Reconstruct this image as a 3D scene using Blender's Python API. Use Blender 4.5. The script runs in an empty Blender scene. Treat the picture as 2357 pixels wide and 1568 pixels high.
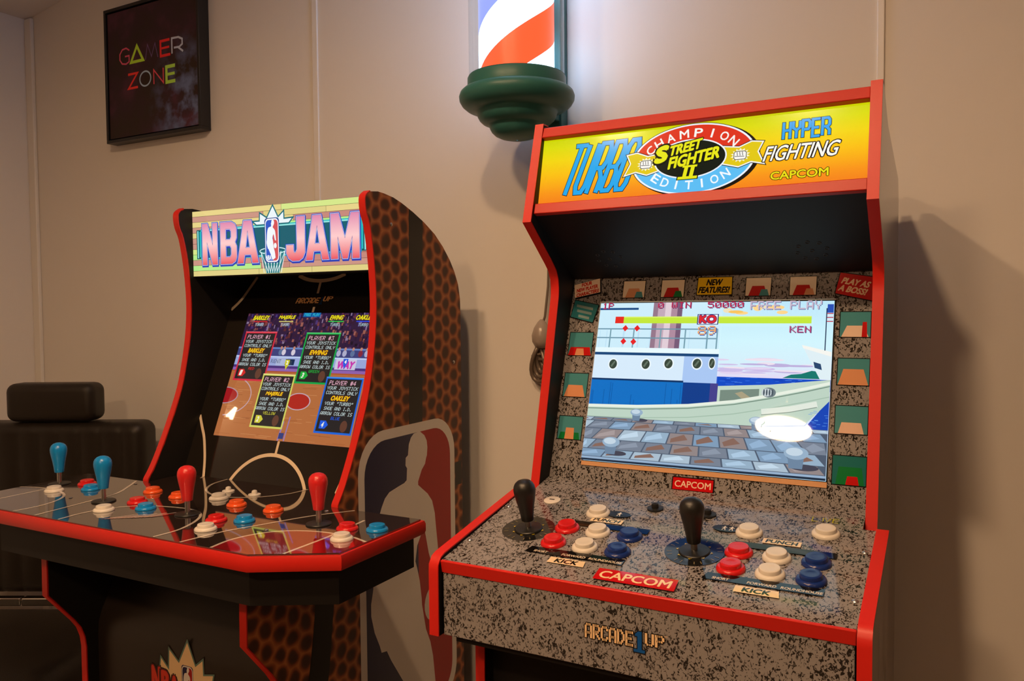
import bpy, bmesh, math, random
from mathutils import Vector, Matrix
random.seed(7)
S = bpy.context.scene
COL = S.collection
pi = math.pi

# ---------------------------------------------------------------- camera
def cam_axes(yaw, pitch, roll):
    cy, sy, cp, sp, cr, sr = math.cos(yaw), math.sin(yaw), math.cos(pitch), math.sin(pitch), math.cos(roll), math.sin(roll)
    f = Vector((-sy*cp, cy*cp, sp)); r = Vector((cy, sy, 0)); u = r.cross(f)
    return cr*r + sr*u, -sr*r + cr*u, f
r_, u_, f_ = cam_axes(math.radians(28.67544), math.radians(-2.22473), math.radians(-0.49765))
cd = bpy.data.cameras.new('camera'); cam = bpy.data.objects.new('camera', cd); COL.objects.link(cam)
cd.sensor_width = 36.0; cd.lens = 1851.415/2357*36; cd.clip_start = 0.02; cd.clip_end = 50
M = Matrix((r_, u_, -f_)).transposed().to_4x4(); M.translation = Vector((0.33071, -1.14629, 1.31108)); cam.matrix_world = M
S.camera = cam
# ---------------------------------------------------------------- world and exposure
w = bpy.data.worlds.new('world'); S.world = w; w.use_nodes = True
w.node_tree.nodes['Background'].inputs[0].default_value = (1, .75, .5, 1)
w.node_tree.nodes['Background'].inputs[1].default_value = 0.02
S.view_settings.view_transform = 'Standard'; S.view_settings.look = 'None'
S.view_settings.exposure = 0.0; S.view_settings.gamma = 1.0; S.view_settings.use_curve_mapping = False
S.cycles.use_denoising = True
LAMP_COL = (1.0, .62, .33)
LAMP_LEFT, LAMP_RIGHT, LAMP_REAR, LAMP_FILL, LAMP_SCONCE = 560.0, 600.0, 190.0, 40.0, 60.0
POLE_POWER = 6.5
WALL_Y = 0.42

# ---------------------------------------------------------------- helpers
def lin(c):
    c = c/255.0
    return c/12.92 if c <= .04045 else ((c+.055)/1.055)**2.4
def rgb(*c):
    return tuple(lin(x) for x in c)
MATS = {}
def mat(name, color=(.5,.5,.5), rough=.5, metal=0.0, spec=.5, coat=0.0, emit=None, estr=0.0, coat_rough=.05):
    if name in MATS: return MATS[name]
    m = bpy.data.materials.new(name); m.use_nodes = True; MATS[name] = m
    b = m.node_tree.nodes['Principled BSDF']
    b.inputs['Base Color'].default_value = (*color, 1); b.inputs['Roughness'].default_value = rough
    b.inputs['Metallic'].default_value = metal; b.inputs['Specular IOR Level'].default_value = spec
    b.inputs['Coat Weight'].default_value = coat; b.inputs['Coat Roughness'].default_value = coat_rough
    if emit: b.inputs['Emission Color'].default_value = (*emit, 1); b.inputs['Emission Strength'].default_value = estr
    return m
def nodes(m): return m.node_tree.nodes, m.node_tree.links, m.node_tree.nodes['Principled BSDF']
def attr_mat(name, rough=.3, spec=.5, estr=0.0, coat=0.0):
    if name in MATS: return MATS[name]
    m = mat(name, (0,0,0), rough, spec=spec, coat=coat); n, l, b = nodes(m)
    a = n.new('ShaderNodeAttribute'); a.attribute_name = 'Col'
    if estr:
        l.new(a.outputs['Color'], b.inputs['Emission Color']); b.inputs['Emission Strength'].default_value = estr
    else:
        l.new(a.outputs['Color'], b.inputs['Base Color'])
    return m
def obj(name, verts, faces, material, parent=None, smooth=False, bevel=0.0, segs=2, mids=None, auto=None):
    me = bpy.data.meshes.new(name); me.from_pydata([tuple(v) for v in verts], [], faces); me.update()
    for mm in (material if isinstance(material, (list, tuple)) else [material]): me.materials.append(mm)
    if mids:
        for p, k in zip(me.polygons, mids): p.material_index = k
    bm = bmesh.new(); bm.from_mesh(me); bmesh.ops.recalc_face_normals(bm, faces=bm.faces); bm.to_mesh(me); bm.free()
    if smooth:
        for p in me.polygons: p.use_smooth = True
    o = bpy.data.objects.new(name, me); COL.objects.link(o)
    if parent: o.parent = parent
    if bevel:
        b = o.modifiers.new('bevel', 'BEVEL'); b.width = bevel; b.segments = segs; b.limit_method = 'ANGLE'; b.angle_limit = math.radians(30)
        for p in me.polygons: p.use_smooth = True
        me.set_sharp_from_angle(angle=math.radians(31)) if hasattr(me, 'set_sharp_from_angle') else None
    elif auto:
        for p in me.polygons: p.use_smooth = True
        me.set_sharp_from_angle(angle=math.radians(auto))
    return o
class MB:
    def __init__(s): s.v = []; s.f = []; s.m = []
    def add(s, vs, fs, mi=0):
        k = len(s.v); s.v += [tuple(v) for v in vs]; s.f += [tuple(i+k for i in f) for f in fs]; s.m += [mi]*len(fs); return s
    def box(s, x0, x1, y0, y1, z0, z1, mi=0):
        return s.add([(x0,y0,z0),(x1,y0,z0),(x1,y1,z0),(x0,y1,z0),(x0,y0,z1),(x1,y0,z1),(x1,y1,z1),(x0,y1,z1)],
                     [(0,3,2,1),(4,5,6,7),(0,1,5,4),(1,2,6,5),(2,3,7,6),(3,0,4,7)], mi)
    def prism(s, prof, x0, x1, mi=(0,0,0)):       # profile in (y,z) extruded along x ; mi = (x0 cap, x1 cap, rim)
        n = len(prof); vs = [(x0,y,z) for y,z in prof]+[(x1,y,z) for y,z in prof]
        s.add(vs, [tuple(range(n))], mi[0]); k = len(s.v)-2*n
        s.f.append(tuple(range(k+2*n-1, k+n-1, -1))); s.m.append(mi[1])
        for i in range(n): s.f.append((k+i, k+(i+1)%n, k+n+(i+1)%n, k+n+i)); s.m.append(mi[2])
        return s
    def lathe(s, prof, c=(0,0,0), n=32, mi=0, cap=True):   # profile (r,z)
        k = len(s.v)
        for r, z in prof:
            for i in range(n):
                a = 2*pi*i/n; s.v.append((c[0]+r*math.cos(a), c[1]+r*math.sin(a), c[2]+z))
        for j in range(len(prof)-1):
            for i in range(n):
                s.f.append((k+j*n+i, k+j*n+(i+1)%n, k+(j+1)*n+(i+1)%n, k+(j+1)*n+i)); s.m.append(mi)
        if cap:
            s.f.append(tuple(k+i for i in range(n))[::-1]); s.m.append(mi)
            s.f.append(tuple(k+(len(prof)-1)*n+i for i in range(n))); s.m.append(mi)
        return s
    def tube(s, path, r, n=8, mi=0):
        k = len(s.v); P = [Vector(p) for p in path]; prev = None
        for i, p in enumerate(P):
            d = (P[min(i+1,len(P)-1)]-P[max(i-1,0)]).normalized()
            a = prev if prev else (Vector((0,0,1)) if abs(d.z) < .9 else Vector((1,0,0)))
            a = (a - d*a.dot(d)).normalized(); b = d.cross(a); prev = a
            rr = r[i] if isinstance(r, (list,tuple)) else r
            for j in range(n):
                t = 2*pi*j/n; s.v.append(tuple(p+rr*(math.cos(t)*a+math.sin(t)*b)))
        for i in range(len(P)-1):
            for j in range(n): s.f.append((k+i*n+j, k+i*n+(j+1)%n, k+(i+1)*n+(j+1)%n, k+(i+1)*n+j)); s.m.append(mi)
        s.f.append(tuple(k+j for j in range(n))[::-1]); s.m.append(mi)
        s.f.append(tuple(k+(len(P)-1)*n+j for j in range(n))); s.m.append(mi)
        return s
    def build(s, name, material, parent=None, **kw):
        return obj(name, s.v, s.f, material, parent, mids=s.m if isinstance(material,(list,tuple)) else None, **kw)
def empty(name, loc=(0,0,0), rz=0.0):
    o = bpy.data.objects.new(name, None); COL.objects.link(o); o.location = loc; o.rotation_euler = (0,0,rz); o.empty_display_size = .05
    return o
def tag(o, label, cat, group=None):
    o['label'] = label; o['category'] = cat
    if group: o['group'] = group
    return o
def struct(o): o['kind'] = 'structure'; return o
def mould(name, path, x0, x1, material, parent, h=.003, closed=False):
    """edge strip along a (y,z) path of a panel lying between x0 and x1, standing h proud of it"""
    n = len(path); vs = []; fs = []
    for i, (y, z) in enumerate(path):
        a = Vector(path[max(i-1,0)]); b = Vector(path[min(i+1,n-1)]); d = (b-a).normalized()
        if 0 < i < n-1:
            d1 = (Vector(path[i])-a).normalized(); d2 = (b-Vector(path[i])).normalized(); d = (d1+d2).normalized(); k = 1/max(.5, d.dot(d1))
        else: k = 1
        nx, nz = -d.y*k, d.x*k      # left normal of the path
        e = .0022
        for (x, hh) in ((x0,-.002),(x0,h*.45),(x0+e,h),(x1-e,h),(x1,h*.45),(x1,-.002)): vs.append((x, y+nx*hh, z+nz*hh))
    for i in range(n-1):
        for j in range(6): fs.append((6*i+j, 6*i+(j+1)%6, 6*(i+1)+(j+1)%6, 6*(i+1)+j))
    fs.append((0,1,2,3,4,5)); fs.append(tuple(6*(n-1)+j for j in (5,4,3,2,1,0)))
    return obj(name, vs, fs, material, parent, auto=40)
def arc(cx, cy, rx, ry, a0, a1, n=24):
    return [(cx+rx*math.cos(math.radians(a0+(a1-a0)*i/n)), cy+ry*math.sin(math.radians(a0+(a1-a0)*i/n))) for i in range(n+1)]
def rrect(x0, x1, y0, y1, r, n=6):
    return arc(x1-r,y1-r,r,r,0,90,n)+arc(x0+r,y1-r,r,r,90,180,n)+arc(x0+r,y0+r,r,r,180,270,n)+arc(x1-r,y0+r,r,r,270,360,n)
def smooth_path(p, n=6):
    """Catmull-Rom through 2D points"""
    out = []
    for i in range(len(p)-1):
        a, b, c, d = p[max(i-1,0)], p[i], p[i+1], p[min(i+2,len(p)-1)]
        for k in range(n):
            t = k/n
            out.append(tuple(.5*((2*b[j])+(-a[j]+c[j])*t+(2*a[j]-5*b[j]+4*c[j]-d[j])*t*t+(-a[j]+3*b[j]-3*c[j]+d[j])*t**3) for j in (0,1)))
    return out+[tuple(p[-1])]

FONT57 = {'A':'7E1111117E','B':'7F49494936','C':'3E41414122','D':'7F4141221C','E':'7F49494941','F':'7F09090901','G':'3E4149497A','H':'7F0808087F','I':'00417F4100','J':'2040413F01','K':'7F08142241','L':'7F40404040','M':'7F020C027F','N':'7F0408107F','O':'3E4141413E','P':'7F09090906','R':'7F09192946','S':'4649494931','T':'01017F0101','U':'3F4040403F','V':'1F2040201F','W':'3F4038403F','X':'6314081463','Y':'0708700807','Z':'6151494543','0':'3E5149453E','1':'00427F4000','2':'4261514946','3':'2141454B31','4':'1814127F10','5':'2745454539','6':'3C4A494930','7':'0171090503','8':'3649494936','9':'064949291E','#':'147F147F14','!':'00005F0000','"':'0007000700','.':'0060600000',' ':'0000000000'}
_tc = {}
def text_mesh(s, off, spacing=1.0):
    k = (s, round(off,4), spacing)
    if k not in _tc:
        c = bpy.data.curves.new('tmp', 'FONT'); c.body = s; c.size = 1; c.resolution_u = 3; c.offset = off; c.space_character = spacing
        o = bpy.data.objects.new('tmp', c); m = bpy.data.meshes.new_from_object(o)
        _tc[k] = ([(v.co.x, v.co.y) for v in m.vertices], [tuple(p.vertices) for p in m.polygons])
        bpy.data.objects.remove(o); bpy.data.curves.remove(c); bpy.data.meshes.remove(m)
    return _tc[k]
def shape_mesh(contours, off=0.0):
    c = bpy.data.curves.new('tmp', 'CURVE'); c.dimensions = '2D'; c.fill_mode = 'BOTH'; c.offset = off
    for pts in contours:
        sp = c.splines.new('POLY'); sp.points.add(len(pts)-1); sp.use_cyclic_u = True
        for p, q in zip(sp.points, pts): p.co = (q[0], q[1], 0, 1)
    o = bpy.data.objects.new('tmp', c); m = bpy.data.meshes.new_from_object(o)
    r = ([(v.co.x, v.co.y) for v in m.vertices], [tuple(p.vertices) for p in m.polygons])
    bpy.data.objects.remove(o); bpy.data.curves.remove(c); bpy.data.meshes.remove(m)
    return r
class Canvas:
    """flat print drawn on a plane: every call lies a hair above the one before"""
    EPS = 2.5e-5
    def __init__(s, origin, U, V, clip=None):
        s.o = Vector(origin); s.U = Vector(U); s.V = Vector(V); s.N = s.U.cross(s.V); s.v = []; s.f = []; s.c = []; s.layer = 1; s.clip = clip
    def raw(s, pts, faces, col):
        """col: colour or function (u,v)->colour"""
        if s.clip:
            x0, x1, y0, y1 = s.clip; pts = [(min(max(p[0],x0),x1), min(max(p[1],y0),y1)) for p in pts]
        k = len(s.v); d = s.layer*s.EPS
        for p in pts: s.v.append(s.o+s.U*p[0]+s.V*p[1]+s.N*d)
        for f in faces:
            if len(f) < 3: continue
            a = sum(pts[f[i]][0]*pts[f[(i+1)%len(f)]][1]-pts[f[(i+1)%len(f)]][0]*pts[f[i]][1] for i in range(len(f)))
            if abs(a) < 1e-12: continue
            f = f if a > 0 else f[::-1]
            s.f.append(tuple(i+k for i in f)); s.c.append([col(*pts[i]) if callable(col) else col for i in f])
        s.layer += 1
    def poly(s, pts, col): s.raw(pts, [tuple(range(len(pts)))], col)
    def rect(s, x0, x1, y0, y1, col): s.poly([(x0,y0),(x1,y0),(x1,y1),(x0,y1)], col)
    def grad(s, x0, x1, stops):
        pts = []; fs = []
        for y, c in stops: pts += [(x0,y),(x1,y)]
        cm = {round(y,6): c for y, c in stops}
        for i in range(len(stops)-1): fs.append((2*i,2*i+1,2*i+3,2*i+2))
        s.raw(pts, fs, lambda u, v: cm[round(v,6)])
    def ellipse(s, cx, cy, rx, ry, col, n=40): s.poly(arc(cx,cy,rx,ry,0,360-360/n,n-1), col)
    def stroke(s, pts, wd, col, closed=False):
        n = len(pts); P = [Vector(p) for p in pts]; L = []; R = []
        for i in range(n):
            a = P[i-1] if (i > 0 or closed) else P[i]; b = P[(i+1)%n] if (i < n-1 or closed) else P[i]
            d1 = (P[i]-a); d2 = (b-P[i]); d1 = d1.normalized() if d1.length > 1e-9 else d2.normalized(); d2 = d2.normalized() if d2.length > 1e-9 else d1
            d = (d1+d2); d = d.normalized() if d.length > 1e-6 else d1; k = 1/max(.45, d.dot(d1)); nn = Vector((-d.y, d.x))*wd/2*k
            L.append(P[i]+nn); R.append(P[i]-nn)
        m = n if closed else n-1
        s.raw([tuple(p) for p in L+R], [(i, n+i, n+(i+1)%n, (i+1)%n) for i in range(m)], col)
    def shape(s, contours, col, off=0.0, stops=None):
        p, f = shape_mesh([[(a*1000, b*1000) for a, b in c] for c in contours], off*1000)
        s.raw([(a/1000, b/1000) for a, b in p], f, col)
    def text(s, st, x0, x1, y0, y1, col, bold=0.0, shear=0.0, rot=0.0, outline=None, spacing=1.0, cuts=None):
        """fit the string in the box; rot about the box centre; outline = [(extra, colour), ...] drawn first"""
        b, _ = text_mesh(st, 0.0, spacing)
        bx0, bx1 = min(p[0] for p in b), max(p[0] for p in b); by0, by1 = min(p[1] for p in b), max(p[1] for p in b)
        sx, sy = (x1-x0)/(bx1-bx0), (y1-y0)/(by1-by0); cx, cy = (x0+x1)/2, (y0+y1)/2; ca, sa = math.cos(rot), math.sin(rot)
        p, f = text_mesh(st, 0.0, spacing); k = math.sqrt(sx*sy)
        for ex, c in (outline or [])+[(0.0, col)]:
            g = (bold+ex)*k          # weight: the same glyphs laid round a small ring
            ring = [(0,0)] if g < 1e-6 else [(g*math.cos(2*pi*i/(8 if ex else 6)+.3), g*math.sin(2*pi*i/(8 if ex else 6)+.3)) for i in range(8 if ex else 6)]
            for ou, ov in ring:
                q = []
                for a, b_ in p:
                    v = y0+(b_-by0)*sy+ov; u = x0+(a-bx0)*sx+ou+(v-cy)*shear; du, dv = u-cx, v-cy
                    q.append((cx+ca*du-sa*dv, cy+sa*du+ca*dv))
                s.raw(q, f, c); s.layer -= .9
            s.layer = math.ceil(s.layer)
    def pix(s, st, x0, x1, y0, y1, col, shear=0.0, shadow=None, rot=0.0, fat=0.0):
        n = len(st)*6-1; px = (x1-x0)/n; py = (y1-y0)/7; cx, cy = (x0+x1)/2, (y0+y1)/2; ca, sa = math.cos(rot), math.sin(rot)
        for off, c in ([(shadow[0], shadow[1])] if shadow else [])+[(0, col)]:
            pts = []; fs = []
            for i, ch in enumerate(st):
                g = bytes.fromhex(FONT57.get(ch, FONT57[' ']))
                for k in range(5):
                    j = 0
                    while j < 7:
                        if g[k] >> j & 1:
                            e = j
                            while e < 7 and g[k] >> e & 1: e += 1
                            xa = x0+(i*6+k)*px+off; xb = xa+px*(1+fat); xa -= px*fat*.0; ya = y1-e*py-off-py*fat*.3; yb = y1-j*py-off+py*fat*.3; m = len(pts)
                            for (u, v) in ((xa,ya),(xb,ya),(xb,yb),(xa,yb)):
                                u += (v-cy)*shear; du, dv = u-cx, v-cy; pts.append((cx+ca*du-sa*dv, cy+sa*du+ca*dv))
                            fs.append((m,m+1,m+2,m+3)); j = e
                        else: j += 1
            s.raw(pts, fs, c)
    def build(s, name, material, parent):
        me = bpy.data.meshes.new(name); me.from_pydata([tuple(v) for v in s.v], [], s.f); me.update()
        a = me.color_attributes.new('Col', 'FLOAT_COLOR', 'CORNER'); k = 0
        for p, cs in zip(me.polygons, s.c):
            for li, c in zip(p.loop_indices, cs): a.data[li].color = (*c, 1)
        me.materials.append(material); o = bpy.data.objects.new(name, me); COL.objects.link(o); o.parent = parent
        s.v = []; s.f = []; s.c = []
        return o

STROKES = {'T': [[(.08,1),(1,1)],[(.54,1),(.54,0)]], 'U': [[(.15,1),(.15,.16),(.3,.03),(.7,.03),(.85,.16),(.85,1)]],
 'R': [[(.15,0),(.15,1),(.7,1),(.85,.88),(.85,.62),(.7,.5),(.15,.5)],[(.5,.5),(.85,.3),(.85,0)]],
 'B': [[(.15,.03),(.15,1),(.7,1),(.85,.88),(.85,.62),(.7,.5),(.15,.5)],[(.7,.5),(.85,.38),(.85,.14),(.7,.03),(.15,.03)]],
 'O': [[(.5,.03),(.7,.03),(.85,.15),(.85,.88),(.7,1),(.3,1),(.15,.88),(.15,.15),(.3,.03),(.5,.03)]], 'H': [[(.15,0),(.15,1)],[(.85,0),(.85,1)],[(.15,.5),(.85,.5)]],
 'Y': [[(.15,1),(.15,.62),(.5,.46),(.85,.62),(.85,1)],[(.5,.48),(.5,0)]], 'P': [[(.15,0),(.15,1),(.7,1),(.85,.88),(.85,.6),(.7,.46),(.15,.46)]], 'E': [[(.9,1),(.15,1),(.15,0),(.9,0)],[(.15,.5),(.78,.5)]]}
def stroke_text(cv_, st, x0, x1, y0, y1, w_, col, o_, ocol, shear=0.0):
    n = len(st); cw = (x1-x0)/n
    for wd, cc in ((w_+2*o_, ocol), (w_, col)):
        for i, ch_ in enumerate(st):
            for P in STROKES[ch_]:
                Q = [(x0+(i+a)*cw, y0+b*(y1-y0)) for a, b in P]
                e = wd-w_
                if e > 0:      # lengthen the open ends so the outline closes round them
                    a, b = Vector(Q[0]), Vector(Q[1]); Q[0] = tuple(a+(a-b).normalized()*o_); a, b = Vector(Q[-1]), Vector(Q[-2]); Q[-1] = tuple(a+(a-b).normalized()*o_)
                cv_.stroke([(u+(v-y0)*shear, v) for u, v in Q], wd, cc)

# ---------------------------------------------------------------- materials
def wall_material(name, base):
    m = mat(name, base, .62, spec=.25); n, l, b = nodes(m)
    tc = n.new('ShaderNodeTexCoord'); mp = n.new('ShaderNodeMapping'); mp.inputs['Scale'].default_value = (160, 160, 22)
    no = n.new('ShaderNodeTexNoise'); no.inputs['Scale'].default_value = 1.0; no.inputs['Detail'].default_value = 3
    bp = n.new('ShaderNodeBump'); bp.inputs['Strength'].default_value = .10; bp.inputs['Distance'].default_value = .002
    l.new(tc.outputs['Object'], mp.inputs[0]); l.new(mp.outputs[0], no.inputs[0]); l.new(no.outputs[0], bp.inputs['Height']); l.new(bp.outputs[0], b.inputs['Normal'])
    return m
wall_m = wall_material('painted_wallboard', (.78,.75,.71))
trim_m = mat('white_trim', (.80,.78,.74), .4)
def floor_material():
    m = mat('floor_boards', (.2,.12,.07), .35); n, l, b = nodes(m)
    tc = n.new('ShaderNodeTexCoord'); br = n.new('ShaderNodeTexBrick'); br.inputs['Scale'].default_value = 1.0
    br.inputs['Color1'].default_value = (.22,.13,.075,1); br.inputs['Color2'].default_value = (.16,.095,.055,1); br.inputs['Mortar'].default_value = (.05,.03,.02,1)
    br.inputs['Brick Width'].default_value = 1.2; br.inputs['Row Height'].default_value = .14; br.inputs['Mortar Size'].default_value = .003
    l.new(tc.outputs['Object'], br.inputs[0]); l.new(br.outputs[0], b.inputs['Base Color']); return m
floor_m = floor_material()
red_m = mat('red_edge_moulding', (.62,.018,.012), .38, spec=.4)
redlam_m = mat('red_laminate', (.54,.020,.010), .42, spec=.4)
blk_m = mat('black_laminate', (.010,.009,.009), .50, spec=.22)
blkgloss_m = mat('black_gloss_panel', (.010,.009,.008), .12, spec=.5)
side_grey = mat('grey_side_laminate', (.17,.14,.11), .13, spec=.7)
def side_grain(m):
    n, l, b = nodes(m); tc = n.new('ShaderNodeTexCoord'); mp = n.new('ShaderNodeMapping'); mp.inputs['Scale'].default_value = (1, 14, 2.2)
    no = n.new('ShaderNodeTexNoise'); no.inputs['Scale'].default_value = 2.0; no.inputs['Detail'].default_value = 5
    cr = n.new('ShaderNodeValToRGB'); cr.color_ramp.elements[0].color = (.09,.065,.05,1); cr.color_ramp.elements[1].color = (.30,.26,.22,1)
    cr.color_ramp.elements[0].position = .35; cr.color_ramp.elements[1].position = .68
    l.new(tc.outputs['Object'], mp.inputs[0]); l.new(mp.outputs[0], no.inputs[0]); l.new(no.outputs[0], cr.inputs[0]); l.new(cr.outputs[0], b.inputs['Base Color'])
side_grain(side_grey)
def granite(name, rough, spec, coat=0):
    m = mat(name, (.3,.25,.22), rough, spec=spec, coat=coat); n, l, b = nodes(m)
    tc = n.new('ShaderNodeTexCoord'); mp = n.new('ShaderNodeMapping'); mp.inputs['Scale'].default_value = (300, 210, 210); mp.inputs['Rotation'].default_value = (0,0,.5)
    no = n.new('ShaderNodeTexNoise'); no.inputs['Scale'].default_value = 1.0; no.inputs['Detail'].default_value = 2.2; no.inputs['Roughness'].default_value = .62; no.inputs['Distortion'].default_value = 1.0
    n2 = n.new('ShaderNodeTexNoise'); n2.inputs['Scale'].default_value = 55; n2.inputs['Detail'].default_value = 1
    ad = n.new('ShaderNodeMath'); ad.operation = 'MULTIPLY_ADD'; ad.inputs[1].default_value = .22
    cr = n.new('ShaderNodeValToRGB'); e = cr.color_ramp.elements
    e[0].position = .0; e[0].color = (.285,.270,.275,1); e[1].position = .655; e[1].color = (.255,.240,.245,1)
    k = e.new(.675); k.color = (.018,.014,.012,1); k = e.new(1.0); k.color = (.010,.008,.007,1)
    l.new(tc.outputs['Object'], mp.inputs[0]); l.new(mp.outputs[0], no.inputs[0]); l.new(tc.outputs['Object'], n2.inputs[0])
    l.new(n2.outputs[0], ad.inputs[0]); l.new(no.outputs[0], ad.inputs[2]); l.new(ad.outputs[0], cr.inputs[0]); l.new(cr.outputs[0], b.inputs['Base Color']); return m
granite_m = granite('granite_print', .5, .3)
granite_gloss = granite('granite_print_under_acrylic', .07, .4)
def basketball():
    """staggered pebbles: the nearer of two offset grids of points"""
    m = mat('basketball_print', (.2,.05,.02), .42, spec=.35); n, l, b = nodes(m)
    tc = n.new('ShaderNodeTexCoord'); no = n.new('ShaderNodeTexNoise'); no.inputs['Scale'].default_value = 22; no.inputs['Detail'].default_value = 2
    sb = n.new('ShaderNodeVectorMath'); sb.operation = 'SUBTRACT'; sb.inputs[1].default_value = (.5,.5,.5); l.new(no.outputs['Color'], sb.inputs[0])
    sc = n.new('ShaderNodeVectorMath'); sc.operation = 'SCALE'; sc.inputs['Scale'].default_value = .018; l.new(sb.outputs[0], sc.inputs[0]); l.new(tc.outputs['Object'], no.inputs[0])
    ad = n.new('ShaderNodeVectorMath'); ad.operation = 'ADD'; l.new(tc.outputs['Object'], ad.inputs[0]); l.new(sc.outputs[0], ad.inputs[1])
    C_, P_ = .058, .0335; outs = []
    for off in ((0,0), (C_/2, P_/2)):
        a = n.new('ShaderNodeVectorMath'); a.operation = 'ADD'; a.inputs[1].default_value = (0, 10*C_+off[0], 10*P_+off[1]); l.new(ad.outputs[0], a.inputs[0])
        d = n.new('ShaderNodeVectorMath'); d.operation = 'MULTIPLY'; d.inputs[1].default_value = (0, 1/C_, 1/P_); l.new(a.outputs[0], d.inputs[0])
        fr = n.new('ShaderNodeVectorMath'); fr.operation = 'FRACTION'; l.new(d.outputs[0], fr.inputs[0])
        ce = n.new('ShaderNodeVectorMath'); ce.operation = 'SUBTRACT'; ce.inputs[1].default_value = (0,.5,.5); l.new(fr.outputs[0], ce.inputs[0])
        un = n.new('ShaderNodeVectorMath'); un.operation = 'MULTIPLY'; un.inputs[1].default_value = (0, C_/.0335, 1.0); l.new(ce.outputs[0], un.inputs[0])
        ln = n.new('ShaderNodeVectorMath'); ln.operation = 'LENGTH'; l.new(un.outputs[0], ln.inputs[0]); outs.append(ln.outputs['Value'])
    mn = n.new('ShaderNodeMath'); mn.operation = 'MINIMUM'; l.new(outs[0], mn.inputs[0]); l.new(outs[1], mn.inputs[1])
    cr = n.new('ShaderNodeValToRGB'); e = cr.color_ramp.elements
    e[0].position = .20; e[0].color = (.060,.022,.011,1); e[1].position = .53; e[1].color = (.46,.150,.040,1)
    k = e.new(.30); k.color = (.090,.028,.012,1); k = e.new(.38); k.color = (.24,.060,.017,1)
    l.new(mn.outputs[0], cr.inputs[0]); l.new(cr.outputs[0], b.inputs['Base Color'])
    bp = n.new('ShaderNodeBump'); bp.inputs['Strength'].default_value = .10; bp.inputs['Distance'].default_value = .003; l.new(mn.outputs[0], bp.inputs['Height']); l.new(bp.outputs[0], b.inputs['Normal'])
    return m
ball_m = basketball()
def deep_gloss(name):
    m = mat(name, (.030,.018,.016), .04, spec=.5, coat=1.0, coat_rough=.03); m.node_tree.nodes['Principled BSDF'].inputs['IOR'].default_value = 2.3; return m
print_m = attr_mat('printed_graphic', .35, .4)
print_gloss = attr_mat('printed_graphic_under_acrylic', .06, .5)
screen_m = attr_mat('lit_screen', .02, .5, estr=1.0)
print_deck = attr_mat('printed_graphic_under_thick_acrylic', .04, .5, coat=1.0); print_deck.node_tree.nodes['Principled BSDF'].inputs['IOR'].default_value = 2.3
marq_m = attr_mat('backlit_marquee_print', .10, .5, estr=1.0)
mdf_m = mat('raw_mdf_edge', (.62,.33,.16), .7)
chrome_m = mat('chrome', (.75,.73,.70), .12, metal=1.0)
steel_m = mat('brushed_steel', (.60,.58,.55), .28, metal=1.0)
def plastic(name, c, rough=.22): return mat(name, c, rough, spec=.5)
P_RED = plastic('red_plastic', (.62,.012,.014)); P_WHITE = plastic('white_plastic', (.72,.68,.62)); P_BLUE = plastic('navy_plastic', (.008,.030,.19))
P_SKY = plastic('sky_blue_plastic', (.006,.25,.66)); P_ORANGE = plastic('orange_plastic', (.80,.10,.018)); P_BLACK = plastic('black_plastic', (.012,.012,.012), .38)
P_BATRED = plastic('red_bat_plastic', (.66,.020,.022), .3); P_BATBLUE = plastic('blue_bat_plastic', (.004,.25,.66), .3)
def leather():
    m = mat('black_leather', (.016,.012,.009), .38, spec=.35); n, l, b = nodes(m)
    no = n.new('ShaderNodeTexNoise'); no.inputs['Scale'].default_value = 220; no.inputs['Detail'].default_value = 3
    bp = n.new('ShaderNodeBump'); bp.inputs['Strength'].default_value = .25; bp.inputs['Distance'].default_value = .002
    l.new(no.outputs[0], bp.inputs['Height']); l.new(bp.outputs[0], b.inputs['Normal']); return m
leather_m = leather()
BLK = rgb(14,12,11)
WHT = (.80,.77,.73)

# ---------------------------------------------------------------- the room
XL, XR, YF, RIDGE = -2.30, 2.7, -4.6, .2
zc = lambda x: 2.262+.157*(x+2.27) if x < RIDGE else 2.262+.157*(RIDGE+2.27)-.157*(x-RIDGE)
struct(MB().box(XL-.1, XR+.1, YF-.1, WALL_Y+.1, -.1, 0).build('floor', floor_m))
def gable(name, y0, y1, m_):
    P = [(XL,0),(XR,0),(XR,zc(XR)),(RIDGE,zc(RIDGE)),(XL,zc(XL))]
    vs = [(x,y0,z) for x,z in P]+[(x,y1,z) for x,z in P]; n = 5
    fs = [tuple(range(n)), tuple(range(2*n-1,n-1,-1))]+[(i,(i+1)%n,n+(i+1)%n,n+i) for i in range(n)]
    return struct(obj(name, vs, fs, m_))
dark_wall = mat('low_bounce_brown', (.26,.19,.14), .6)  # dark brown chosen for the unseen walls to cut bounced light
gable('wall_back', WALL_Y, WALL_Y+.1, wall_m); gable('wall_front', YF-.1, YF, dark_wall)
struct(MB().box(XL-.1, XL, YF-.1, WALL_Y+.1, 0, zc(XL)).build('wall_left', wall_m))
struct(MB().box(XR, XR+.1, YF-.1, WALL_Y+.1, 0, zc(XR)).build('wall_right', mat('low_bounce_brown')))
cv = [(x,y,zc(x)+h) for h in (0,.08) for y in (YF-.1,WALL_Y+.1) for x in (XL-.1,RIDGE,XR+.1)]
struct(obj('ceiling', cv, [(0,1,4,3),(1,2,5,4),(6,9,10,7),(7,10,11,8),(0,6,7,1),(1,7,8,2),(3,4,10,9),(4,5,11,10),(0,3,9,6),(2,8,11,5)], wall_m))
def joint(name, x0, x1, top):
    struct(MB().box(x0, x1, WALL_Y-.004, WALL_Y+.002, .08, top).build(name, trim_m, bevel=.0015))
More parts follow.
